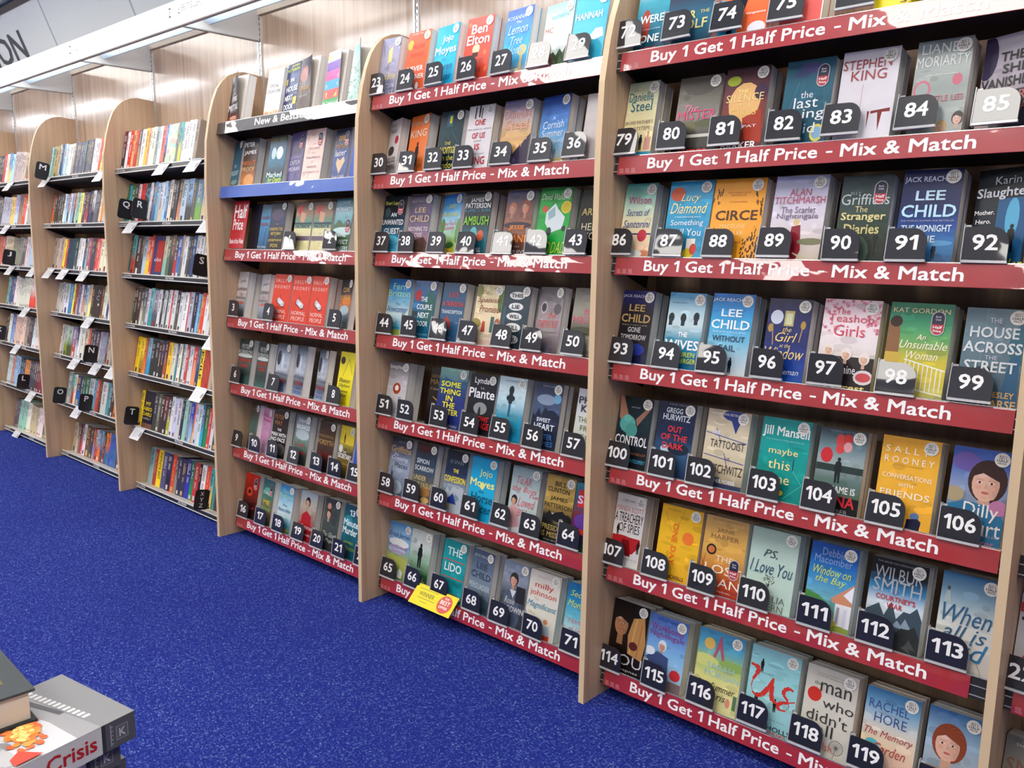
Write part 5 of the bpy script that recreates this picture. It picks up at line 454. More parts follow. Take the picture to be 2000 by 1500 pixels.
CARDS=[[1,1,1.4894,0.1],
[1,1,1.7813,0.1],
[1,2,1.1403,0.1],
[1,2,1.8684,0.0957],
[1,4,1.8676,0.0878],
[1,5,1.7226,0.1],
[1,6,1.0693,0.1],
[0,1,0.0869,0.1],
[0,1,0.8279,0.1],
[0,3,0.0389,0.1],
[0,3,0.2468,0.1],
[0,3,0.5271,0.1],
[0,4,0.5469,0.1],
[0,5,0.3128,0.1],
[0,5,0.6004,0.1],
[0,5,0.8099,0.1],
[0,6,0.3,0.1],
[0,7,-0.0941,0.1],
[-1,1,-0.4988,0.1],
[-1,2,-0.6194,0.1],
[-1,3,-0.5992,0.1],
[-1,3,-0.2185,0.1],
[-1,4,-0.4012,0.1],
[-1,5,-0.6157,0.1],
[-1,6,-0.4205,0.1],
[-1,7,-0.7627,0.1]]
LETTERS=[["Q",1,2,1.157,0.0047],["R",1,2,1.3059,0.0029],["M",0,1,0.1419,-0.0215],["T",1,6,1.0738,0.003],["S",1,3,1.8648,0.0026],["XYZ",1,7,1.7594,0.01],["O",0,6,0.1307,-0.0105],["P",0,6,0.5024,-0.0039],["N",0,5,0.6188,-0.0024],["J",-1,3,-0.5265,-0.0027],["K",-1,5,-0.8363,0.0037],["L",-1,6,-0.4675,0.0017]]
YELLOW=[[3.2338, 0.0094, 0.1117], [3.4342, 0.0094, 0.1117], [3.4342, -0.0428, 0.0595], [3.2338, -0.0428, 0.0595]]

# ------------------------------------------------------------------ room
XL, XR, YF = -5.0, 9.0, -9.0
def slab(name, m, a, b, kind=True):
    mb = MB(); mb.box(a[0], b[0], a[1], b[1], a[2], b[2]); o = mb.obj(name, m)
    if kind: struct(o)
    return o
slab('floor', M_CARPET, (XL, YF, -.1), (XR, WALL_Y+.1, 0))
slab('wall_back', M_WALLWOOD, (XL, WALL_Y, 0), (XR, WALL_Y+.1, 2.215))
slab('wall_upper', M_WHITE, (XL, WALL_Y+.1, 0), (XR, WALL_Y+.2, CEIL_Z))
M_RW = mat('room_wall', 'c8c6c2', .8)
slab('wall_left', M_RW, (XL-.1, YF, 0), (XL, WALL_Y+.2, CEIL_Z))
slab('wall_right', M_RW, (XR, YF, 0), (XR+.1, WALL_Y+.2, CEIL_Z))
slab('wall_front', M_RW, (XL, YF-.1, 0), (XR, YF, CEIL_Z))
# ceiling with openings for nothing: the light panels sit flush below it
slab('ceiling', M_CEIL, (XL, YF, CEIL_Z), (XR, WALL_Y+.2, CEIL_Z+.1))
_first = None
for i, (x, y) in enumerate(TROFFERS):
    if _first is None:
        r = empty('ceiling_light', Matrix.Translation((x, y, CEIL_Z)))
        mb = MB()
        for (a, b, c, d) in ((-.32, -.3, -.62, .62), (.3, .32, -.62, .62), (-.3, .3, -.62, -.6), (-.3, .3, .6, .62)):
            mb.box(a, b, c, d, -.03, 0)
        f = mb.obj('light_frame', M_WHITE, r); mb = MB(); mb.box(-.3, .3, -.6, .6, -.022, -.004); d = mb.obj('diffuser', M_PANEL, r)
        _first = (f, d)
    else:
        r = empty('ceiling_light', Matrix.Translation((x, y, CEIL_Z)))
        link('light_frame', _first[0].data, r); link('diffuser', _first[1].data, r)
    tag(r, 'rectangular ceiling light panel, %s from left in the row %s the shelves' % (NTH[i % 6], ('nearest', 'second from', 'farthest from')[i//6]), 'light', 'ceiling light panels')

# slotted chrome wall posts between the laminate panels
for k in range(-2, 7):
    mb = MB(); x = k
    mb.box(x-.013, x-.003, WALL_Y-.006, WALL_Y, 0, 2.215, mi=0); mb.box(x+.003, x+.015, WALL_Y-.006, WALL_Y, 0, 2.215, mi=0)
    mb.box(x-.003, x+.003, WALL_Y-.002, WALL_Y, 0, 2.215, mi=1)
    for j in range(46):
        z = 1.25+j*.021
        mb.box(x+.007, x+.011, WALL_Y-.0066, WALL_Y-.0058, z, z+.011, mi=1)
    struct(mb.obj('trim_%d' % (k+3), [M_CHROME, M_DARK]))
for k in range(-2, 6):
    mb = MB(); mb.box(k+.0185, k+.9995, WALL_Y-.0065, WALL_Y-.001, .0, 1.60 if k < 2 else 1.735); struct(mb.obj('wall_panel', M_BACK))  # sheet over the wall behind the shelf rows, in a darker brown
struct(slab('trim_12', M_RAIL, (XL, WALL_Y-.012, 2.215), (XR, WALL_Y+.1, 2.262)))

# ------------------------------------------------------------------ header sign above the canopy
hd = empty('header_sign', Matrix.Translation((0, .2, 2.262)) @ Matrix.Rotation(math.atan(.38), 4, 'X'))
tag(hd, 'sloped pale header panels with large dark capitals ending in ON, above the left shelves', 'sign')
Lh = .372
for i in range(-3, 7):
    mb = MB(); mb.box(i+.009, i+1-.009, 0, .012, 0, Lh); mb.obj('header_panel', M_HEAD, hd)
    mb = MB(); mb.box(i-.011, i+.011, .001, .014, 0, Lh); mb.obj('joint_strip', M_HEADJ, hd)
mb = MB(); mb.box(-3, 7, -.004, .02, Lh, Lh+.034); mb.obj('top_trim', M_DKTRIM, hd)
mb = MB(); put_text(mb, 'FICTION', -.43-.58, .184, 1.16, .165, -.0015, hx('454850'), bold=True); mb.obj('sign_lettering', mat('header_ink', '4a4c55', .5), hd)
slab('trim_13', M_CEIL, (XL, .03, 2.66), (XR, WALL_Y+.1, CEIL_Z))

# ------------------------------------------------------------------ canopy: brackets, fascia boards, tubes
for k in range(-1, 7):
    t = empty('canopy_bracket', Matrix.Translation((k, 0, 0)))
    mb = MB(); mb.prism_x([(-.128, 2.113), (WALL_Y-.003, 2.113), (WALL_Y-.003, 2.235), (-.04, 2.235), (-.128, 2.16)], -.006, .006)
    mb.obj('bracket_plate', M_WHITE, t); mb = MB(); mb.box(-.009, .009, -.128, WALL_Y-.003, 2.109, 2.113); mb.obj('bracket_flange', mat('bracket_edge', 'a8a8a2', .5), t)
    tag(t, ('white canopy bracket on the wall above the %s upright from the left' % ['far left', 'leftmost', 'second', 'third', 'fourth', 'fifth', 'sixth', 'far right'][k+1]), 'bracket')
FAS = {0: 'Z', 1: 'Z', -1: 'Z'}
for k in range(-2, 6):
    t = empty('fascia_board', Matrix.Translation((k, 0, 0)))
    tag(t, 'lit white canopy fascia board, %s' % {-2: 'farthest one off the left edge', -1: 'the one at the far left edge', 0: 'the one left of the first visible bracket pair', 1: 'the one ending in a small Z above the third upright', 2: 'the one above the New and Bestselling bay', 3: 'above the second bay from the right', 4: 'above the rightmost full bay', 5: 'beyond the right edge'}[k], 'sign')
    mb = MB(); mb.box(.003, .997, -.142, -.13, 2.106, 2.2); mb.obj('fascia_panel', M_FASCIA, t)
    mb = MB(); mb.box(.0, 1.0, -.144, -.128, 2.101, 2.106); mb.obj('bottom_rail', mat('fascia_rail', '8f8a88', .4), t)
    mb = MB()
    put_text(mb, 'Z', .955, 2.162, .02, .036, -.1425, None, bold=True)
    put_text(mb, 'A', .03, 2.155, .022, .034, -.1425, None)
    if k == 2: put_text(mb, 'BESTSELLERS', .13, 2.165, .16, .024, -.1423, None)
    mb.obj('fascia_lettering', mat('fascia_ink', '474c55', .5), t)
    # linear light fitting under the canopy
    t = empty('canopy_light', Matrix.Translation((k, 0, 0)))
    mb = MB(); mb.box(.06, .96, -.122, -.07, 2.158, 2.19); mb.obj('light_housing', M_WHITE, t)
    mb = MB(); mb.box(.08, .94, -.1, -.088, 2.135, 2.168)
    n = 8; mb2 = MB()
    pts = [(-.1+.013*math.cos(2*math.pi*i/n), 2.138+.013*math.sin(2*math.pi*i/n)) for i in range(n)]
    mb2.prism_x(pts, .09, .93); mb2.obj('light_tube', M_TUBE, t)
    mb = MB(); mb.prism_x([(-.068, 2.165), (-.02, 2.13), (-.014, 2.13), (-.014, 2.136), (-.06, 2.172)], .03, .975); mb.obj('light_reflector', mat('pale_reflector', 'c3d6de', .3), t)
    tag(t, 'slim white tube light under the canopy, %s' % {-2: 'farthest left', -1: 'at the left edge', 0: 'second from the left edge', 1: 'third from the left edge', 2: 'above the New and Bestselling bay', 3: 'second bay from the right', 4: 'above the rightmost full bay', 5: 'beyond the right edge'}[k], 'light')

# ------------------------------------------------------------------ uprights
prof = [(-.075, 0), (-.063, 1.0), (-.057, 1.5), (-.046, 1.68), (-.036, 1.73), (-.025, 1.785), (-.008, 1.842), (.012, 1.89), (.035, 1.922), (.064, 1.948), (.1, 1.965), (.135, 1.972), (.18, 1.968), (WALL_Y-.007, 1.966), (WALL_Y-.007, 0)]
mb = MB(); mb.prism_x(prof, 0, .018, mi=0, mi_side=1); me0 = None
UPN = {-1: 'at the far left edge', 0: 'left of the black M tag', 1: 'left of the Q, R and T tags', 2: 'at the left of the New and Bestselling bay', 3: 'at the right of the New and Bestselling bay', 4: 'between the two widest offer bays', 5: 'at the far right edge of the picture'}
for k in range(-1, 6):
    if me0 is None: o = mb.obj('upright_panel', [M_WOOD, M_EDGE]); me0 = o.data
    else: o = bpy.data.objects.new('upright_panel', me0); COL.objects.link(o)
    o.location = (k, 0, 0); tag(o, 'tall beech upright panel with rounded top, '+UPN[k], 'panel')

# ------------------------------------------------------------------ shelves
BAYN = {-1: 'in the J to L bay', 0: 'in the M to P bay', 1: 'in the Q to Z bay', 2: 'in the New and Bestselling bay', 3: 'in the second offer bay from the right', 4: 'in the rightmost full bay', 5: 'beyond the rightmost upright'}
LEGAL = [(.55, 0), (.62, 1), (.66, 2), (.8, 3)]
def shelf(k, row):
    offer = k >= 2; zt = ZT[row-1] if offer else SZ[row-1]
    r = empty('book_shelf', Matrix.Translation((k, .01, zt)) @ RT)
    hs = .049
    D = .17
    x0, x1 = .0195, .9985
    # board: tray with dark underside and cream top
    zb = -.006 if offer else -.005
    mb = MB(); mb.box(x0, x1, .0025, D, zb-.014, zb-.0015, mi=0); mb.box(x0, x1, .0022, D, zb-.0015, zb, mi=1)
    mb.obj('shelf_board', [M_DARK, M_CREAM], r)
    if offer:
        kindm, words = M_RED, 'Buy 1 Get 1 Half Price - Mix & Match'; lab = 'red offer strip'
        if k == 2 and row == 1: kindm, words, lab = M_BLACKSTRIP, 'New & Bestselling', 'black New and Bestselling strip'
        if k == 2 and row == 2: kindm, words, lab = M_BLUE, '', 'plain blue strip'
        mb = MB(); mb.box(x0, x1, -.0008, .0025, -.046, -.001, mi=0)
        mb.box(x0, x1, -.0022, -.0008, -.02, -.018, mi=1); mb.box(x0, x1, -.0022, -.0008, -.040, -.038, mi=1); mb.box(x0, x1, -.003, .0025, -.001, .0008, mi=1)
        mb.obj('edge_rail', [M_BLACKRAIL, M_CHROME], r)
        sx0 = .033 if not (k == 2 and row <= 2) else .022
        sx1 = .955 if (k, row) == (4, 6) else .985
        mb = MB(); mb.box(sx0, sx1, -.005, -.0024, -hs, -.0018); mb.obj('offer_strip', kindm, r, bevel=.0008)
        if words:
            mb = MB()
            if row == 1 and k == 2: put_text(mb, words, .52, -.0258, .42, .036, -.0056, None, bold=True)
            else:
                put_text(mb, 'Buy 1 Get 1 Half Price', .341, -.0275, .436, .0365, -.0056, None, bold=True)
                put_text(mb, '-', .585, -.0255, .014, .004, -.0056, None, bold=True)
                put_text(mb, 'Mix & Match', .7405, -.0238, .263, .0282, -.0056, None, bold=True)
            mb.obj('strip_lettering', M_LET, r)
            if not (row == 1 and k == 2):
                mb = MB()
                for wf, j in LEGAL:
                    for q in range(3):
                        xx = .040+q*.018; mb.box(xx, xx+.014*wf+.003, -.0055, -.0052, -.0345-j*.0032, -.0335-j*.0032)
                mb.obj('small_print', mat_pale, r)
    else:
        mb = MB(); mb.box(x0, x1, -.0015, .0025, -.0225, -.0005, mi=0)
        mb.box(x0, x1, -.0035, .0015, -.0045, .0005, mi=1); mb.box(x0, x1, -.0035, .0015, -.0245, -.0205, mi=1)
        mb.obj('edge_rail', [M_BLACKRAIL, M_LIP], r)
        mb = MB(); put_text(mb, 'A-Z BY AUTHOR', .075, -.0125, .1, .0085, -.0019, None, bold=True)
        put_text(mb, 'FICTION', .52, -.0125, .078, .0105, -.0019, None, bold=True); mb.obj('edge_lettering', M_LET, r)
        lab = 'black A-Z edge'
    for s_ in (x0+.001, x1-.004):                    # side brackets
        mb = MB(); mb.prism_x([(.01, -.02), (D, -.02), (D, -.055), (.02, -.03)], s_, s_+.003); mb.obj('side_bracket', M_DARK, r)
    tag(r, 'shelf with %s, %s one down %s' % (lab, ORD[row-1], BAYN[k]) if row > 1 else 'topmost shelf with %s, %s' % (lab, BAYN[k]), 'shelf', 'bookcase shelves')
mat_pale = mat('pale_small_print', 'd09a9c', .4)
M_LIP = mat('pale_metal_lip', 'dedbd6', .35)
for k in range(-1, 6):
    for row in range(1, 8): shelf(k, row)

# ------------------------------------------------------------------ cover printing
def mix(a, b, t): return tuple(a[i]*(1-t)+b[i]*t for i in range(3))
def ell(cx, cz, rx, rz, n=14): return [(cx+rx*math.cos(2*math.pi*i/n), cz+rz*math.sin(2*math.pi*i/n)) for i in range(n)]
class Art:
    def __init__(s, w, h): s.mb = MB(); s.w = w; s.h = h; s.y = -.00035
    def poly(s, pts, col):       # clipped to the cover
        s.y -= .000011
        w, h = s.w, s.h
        for (ax, sg, lim) in ((0, 1, .0005), (0, -1, w-.0005), (1, 1, .0005), (1, -1, h-.0005)):
            o = []
            for i in range(len(pts)):
                p, q = pts[i], pts[(i+1) % len(pts)]
                ip = sg*(p[ax]-lim) >= 0; iq = sg*(q[ax]-lim) >= 0
                if ip: o.append(p)
                if ip != iq:
                    t = (lim-p[ax])/(q[ax]-p[ax]); o.append((p[0]+t*(q[0]-p[0]), p[1]+t*(q[1]-p[1])))
            pts = o
            if len(pts) < 3: return
        s.mb.add([(x, s.y, z) for x, z in pts], [tuple(range(len(pts)))], hx(col) if isinstance(col, str) else col)
    def P(s, u, v): return (u*s.w, (1-v)*s.h)
    def e(s, u, v, ru, rv, col, n=14): x, z = s.P(u, v); s.poly(ell(x, z, ru*s.w, rv*s.h, n), col)
    def r(s, u0, v0, u1, v1, col): s.poly([s.P(u0, v1), s.P(u1, v1), s.P(u1, v0), s.P(u0, v0)], col)
    def p(s, l, col): s.poly([s.P(*a) for a in l][::-1], col)
    def l(s, u0, v0, u1, v1, wd, col):
        a, b = Vector(s.P(u0, v0)), Vector(s.P(u1, v1)); d = (b-a); 
        if d.length < 1e-6: return
        n = Vector((-d.y, d.x)).normalized()*wd*s.w*.5
        s.poly([tuple(a-n), tuple(b-n), tuple(b+n), tuple(a+n)], col)
    def f(s, u, v, k, skin, hair):
        x, z = s.P(u, v); k *= s.w; sk = hx(skin); hr = hx(hair); dk = mix(sk, (0, 0, 0), .35)
        s.poly(ell(x+.04*k, z+.1*k, .54*k, .66*k, 22), hr)
        for i in range(16):
            a_ = .25+i*.19; p0 = (x+.04*k+.5*k*math.cos(a_), z+.1*k+.6*k*math.sin(a_)); p1 = (x+.04*k+.42*k*math.cos(a_+.5), z+.1*k+.5*k*math.sin(a_+.5))
            s.poly([p0, (p0[0]*.5+p1[0]*.5, p0[1]*.5+p1[1]*.5+.03*k), p1], tuple(min(1, q*(1.6 if i % 2 else .6)) for q in hr))
        s.poly([(x-.16*k, z-.95*k), (x+.18*k, z-.95*k), (x+.16*k, z-.3*k), (x-.14*k, z-.3*k)], mix(sk, (0, 0, 0), .2))
        s.poly(ell(x, z, .38*k, .52*k, 20), sk)
        s.poly(ell(x+.21*k, z-.04*k, .15*k, .4*k, 16), mix(sk, (0, 0, 0), .12)); s.poly(ell(x+.27*k, z-.06*k, .09*k, .3*k, 16), mix(sk, (0, 0, 0), .22))
        s.poly(ell(x-.12*k, z+.3*k, .16*k, .1*k, 12), mix(sk, (1, 1, 1), .18))
        for sx in (-.2, .2): s.poly(ell(x+sx*k, z-.1*k, .09*k, .07*k, 10), mix(sk, hx('d06858'), .25))
        s.poly([(x-.38*k, z+.2*k), (x-.1*k, z+.34*k), (x+.4*k, z+.12*k), (x+.36*k, z+.5*k), (x, z+.66*k), (x-.36*k, z+.48*k)], hr)
        for sx in (-.17, .16):
            s.poly(ell(x+sx*k, z+.05*k, .085*k, .035*k, 8), mix(sk, (1, 1, 1), .4)); s.poly(ell(x+sx*k, z+.05*k, .04*k, .035*k, 8), (.02, .015, .015))
            s.poly([(x+(sx-.1)*k, z+.12*k), (x+(sx+.1)*k, z+.12*k), (x+(sx+.09)*k, z+.145*k), (x+(sx-.09)*k, z+.145*k)], dk)
        s.poly([(x-.03*k, z-.12*k), (x+.07*k, z-.12*k), (x+.02*k, z+.06*k)], mix(sk, (0, 0, 0), .2))
        s.poly(ell(x+.01*k, z-.245*k, .11*k, .03*k, 10), hx('b05450')); s.poly(ell(x+.01*k, z-.27*k, .09*k, .03*k, 10), hx('c06c64')); s.poly(ell(x+.01*k, z-.4*k, .1*k, .03*k, 8), mix(sk, (0, 0, 0), .12))
    def s(s_, *a): pass
    def fig(s, u, v, hh, col):
        x, z = s.P(u, v); k = hh*s.h
        s.poly(ell(x, z-.08*k, .07*k, .085*k, 10), col)
        s.poly([(x-.12*k, z-.55*k), (x-.09*k, z-k), (x-.01*k, z-k), (x+.0*k, z-.62*k), (x+.04*k, z-k), (x+.11*k, z-k), (x+.1*k, z-.55*k), (x+.14*k, z-.5*k), (x+.1*k, z-.2*k), (x+.03*k, z-.15*k), (x-.05*k, z-.15*k), (x-.12*k, z-.2*k), (x-.16*k, z-.5*k)], col)

def draw(A, art, rnd):
    for a in art:
        k = a[0]
        if k == 'e': A.e(*a[1:])
        elif k == 'r': A.r(*a[1:])
        elif k == 'p': A.p(a[1], a[2])
        elif k == 'l': A.l(*a[1:])
        elif k == 'f': A.f(*a[1:])
        elif k == 's': A.fig(*a[1:])
        elif k in ('mt', 'mt2'):
            v = a[1]; pts = [(0, 1), (0, v+.06)]
            n = 9
            for i in range(1, n): pts.append((i/n, v+(rnd.random()-.5)*.12+(.03 if i % 2 else -.03)))
            pts += [(1, v+.05), (1, 1)]
            A.p(pts, a[2])
            for i in range(7): u = rnd.random(); A.p([(u, v+.05+rnd.random()*.1), (u+.12, v+.16+rnd.random()*.1), (u-.08, v+.18)], a[3])
        elif k == 'z':
            for i in range(60):
                u = rnd.choice((rnd.random()*.18, 1-rnd.random()*.18)); v = .1+rnd.random()*.9
                A.l(u, v, u+.06*(rnd.random()-.5), v+.06, .02, '4a2208')
            A.p([(.4, 0), (.62, 0), (.66, .15), (.92, .35), (.95, .5), (.8, .66), (.62, .72), (.55, 1), (.42, 1), (.36, .72), (.12, .62), (.04, .48), (.08, .33), (.36, .15)], 'f0a42c')
            for i in range(46):
                v = .68+rnd.random()*.3; u = .68+rnd.random()*.3; A.l(u, v, u+.05*(rnd.random()-.5), v+.03, .02, '3a1a08')
        elif k == 'w':
            for i in range(60):
                u = rnd.choice((rnd.random()*.3, 1-rnd.random()*.3, rnd.random())); v = rnd.random()*.36 if u < .3 or u > .7 else rnd.random()*.07
                A.e(u, v, .03, .018, rnd.choice(('d88098', 'e0a0b0', 'c86880')), 6)
        elif k == 'q':
            for i in range(9): u = .36+i*.072; A.l(u, .58+.012*i, u, .9, .018, 'e4e4dc')
            A.l(.33, .585, 1, .68, .02, 'e8e8e0'); A.l(.3, .87, 1, .93, .02, 'e0e0d8')
        elif k == 'hd':
            for i in range(70):
                t = rnd.random()*6.283; q = math.sqrt(rnd.random()); x = 16*math.sin(t)**3/17*q; z = (13*math.cos(t)-5*math.cos(2*t)-2*math.cos(3*t)-math.cos(4*t))/17*q
                A.e(a[1]+x*a[3], a[2]-z*a[3]*.62, .012, .006, a[4], 5)
        elif k == 'dd':
            for i in range(22):
                t = i/22*6.283; A.l(a[1], a[2], a[1]+.13*math.cos(t), a[2]+.08*math.sin(t), .006, '66645c'); A.e(a[1]+.13*math.cos(t), a[2]+.08*math.sin(t), .014, .008, '66645c', 5)
            A.l(a[1], a[2], a[1]-.05, 1, .008, '66645c')
        elif k == 'Us':
            c = 'c8362c'
            def st(pts, wd=.085):
                for i in range(len(pts)-1): A.l(*pts[i], *pts[i+1], wd*(.6+.5*math.sin(i)), c)
            st([(.02, .24), (.12, .25), (.2, .27), (.16, .34), (.1, .42), (.08, .5), (.12, .57), (.2, .6), (.32, .57), (.42, .47), (.5, .36)])
            st([(.5, .33), (.5, .42), (.5, .52), (.54, .6), (.62, .6)])
            st([(.92, .4), (.84, .38), (.74, .42), (.74, .48), (.84, .53), (.88, .6), (.82, .66), (.7, .67), (.64, .63), (.72, .58), (.86, .55), (.98, .52)], .07)
        elif k == 'fl':
            for i in range(40): u = rnd.random(); A.p([(u, .82+rnd.random()*.12), (u+.05, .98), (u-.05, .99)], rnd.choice(('e07830', 'c85820', 'e8a860')))
        elif k == 'fo':
            for i in range(60): A.e(rnd.random(), .3+rnd.random()*.65, .03, .014, rnd.choice((a[1], '7aa890', '507a68')), 6)
        elif k == 'can':
            A.l(.42, .42, .5, .52, .03, '5a2420'); A.p([(.28, .5), (.44, .5), (.72, .6), (.7, .68), (.56, .68), (.26, .58)], '5a2018')
            A.p([(.3, .5), (.4, .48), (.7, .58), (.68, .65), (.56, .66), (.3, .57)], 'c8ccd0'); A.e(.5, .57, .1, .035, 'e8e8ea')
def base_print(A, stops, rnd, mott):
    cs = [hx(c) for c in stops.split('-')]
    nx, nz = 6, 12
    if len(set(stops.split('-'))) == 1: mott = 0
    vs, fs, cl = [], [], []
    for j in range(nz+1):
        t = j/nz*(len(cs)-1); i = min(int(t), len(cs)-2); c = mix(cs[i], cs[i+1], t-i) if len(cs) > 1 else cs[0]
        for q in range(nx+1):
            m = 1+(rnd.random()-.5)*2*mott; vs.append((A.w*q/nx, -.00035, A.h*(1-j/nz))); cl.append(tuple(min(1, x*m) for x in c))
    for j in range(nz):
        for q in range(nx): a = j*(nx+1)+q; fs.append((a+nx+1, a+nx+2, a+1, a))
    A.mb.add(vs, fs, cl)
    if len(set(stops.split('-'))) >= 4:       # soft printed picture texture
        for i in range(26):
            u, v = rnd.random(), rnd.random(); t = v*(len(cs)-1); q = min(int(t), len(cs)-2); c = mix(cs[q], cs[q+1], t-q); m = rnd.choice((.8, .88, 1.1, 1.2))
            ru, rv = .05+rnd.random()*.13, .012+rnd.random()*.035
            A.poly(ell(u*A.w, (1-v)*A.h, ru*A.w, rv*A.h, 12), tuple(min(1, x*m) for x in c))

# promotion stickers (shared meshes)
def sticker_meshes():
    R_ = .0145
    mb = MB(); mb.add([(x, 0, z) for x, z in ell(0, 0, R_, R_, 24)], [tuple(range(24))], hx('e8e6dc'))
    for s_, z, ww, hh in (('BUY 1', .0075, .012, .0035), ('GET 1', .0035, .014, .0035), ('HALF', -.0016, .02, .0052), ('PRICE', -.0072, .015, .0038)):
        put_text(mb, s_, 0, z, ww, hh, -.0001, hx('4a4a48'), bold=True)
    a = mb.obj('promotion_sticker', M_LETTER, colors=True)
    mb = MB(); o = ell(0, .012, .0135, .0135, 20)[0:11]+[(p[0], p[1]-.0) for p in ell(0, -.012, .0135, .0135, 20)[10:21]]
    mb.add([(x, 0, z) for x, z in o], [tuple(range(len(o)))], hx('c8c8cc'))
    o2 = [(x*.9, z*.93) for x, z in o]; top = [(x, max(z, -.002)) for x, z in o2]; bot = [(x, min(z, -.002)) for x, z in o2]
    mb.add([(x, -.0001, z) for x, z in top], [tuple(range(len(o)))], hx('24243c')); mb.add([(x, -.0001, z) for x, z in bot], [tuple(range(len(o)))], hx('b02c38'))
    put_text(mb, 'Book', 0, .014, .011, .004, -.0002, hx('ccd'), bold=True); put_text(mb, 'Club', 0, .008, .011, .004, -.0002, hx('ccd'), bold=True)
    put_text(mb, 'Half', 0, -.008, .018, .0062, -.0002, hx('f0f0f0'), bold=True); put_text(mb, 'Price', 0, -.016, .016, .005, -.0002, hx('f0f0f0'), bold=True)
    b = mb.obj('promotion_sticker', M_LETTER, colors=True)
    ma, mbm = a.data, b.data
    bpy.data.objects.remove(a); bpy.data.objects.remove(b)
    return ma, mbm
ST_H, ST_B = sticker_meshes()

def unit_pages():
    mb = MB(); mb.box(0, 1, 0, 1, 0, 1); o = mb.obj('page_block', M_PAGES); m = o.data; bpy.data.objects.remove(o); return m
PAGES = unit_pages()
PAGES_C = {}
def pages_mesh(w, t, h):
    k = (round(w, 3), round(t, 3), round(h, 3))
    if k not in PAGES_C:
        mb = MB(); mb.box(0, k[0], 0, k[1], 0, k[2]); o = mb.obj('page_block', M_PAGES); PAGES_C[k] = o.data; bpy.data.objects.remove(o)
    return PAGES_C[k]
def cover_shell(w, t, h, col):
    c = hx(col); mb = MB(); e = .0006
    mb.box(0, w, 0, e, 0, h, c); mb.box(0, w, t-e, t, 0, h, mix(c, (.5, .5, .5), .3)); mb.box(0, e, e, t-e, 0, h, c)
    return mb
def text_lines(A, lines, w, h):
    mb = MB(); n = 0
    for ln in lines:
        p = ln.split('|'); s_ = p[0]; v, tw, th = float(p[1]), float(p[2]), float(p[3]); col = hx(p[4]); u = float(p[5]) if len(p) > 5 else .5
        b = s_[0] == '*'; it = s_[0] == '/'; up = s_[0] == '^'
        if b or it or up: s_ = s_[1:]
        y = -.0018-.00002*n; n += 1
        if up:
            vs, fs, _ = glyphs(s_, True, False)
            cx, cz = u*w, (1-v)*h
            mb.add([(cx+(bb-.5)*tw*w, y-cc, cz-(aa-.5)*th*h) for aa, bb, cc in vs], fs, col)
        else:
            th_ = th*h*(1.0 if s_.isupper() else 1.12)
            tw_ = min(tw*w, w*.96); cx = min(max(u*w, tw_/2+.001), w-tw_/2-.001)
            put_text(mb, s_, cx, (1-v)*h, tw_, th_, y, col, b, it)
    return mb

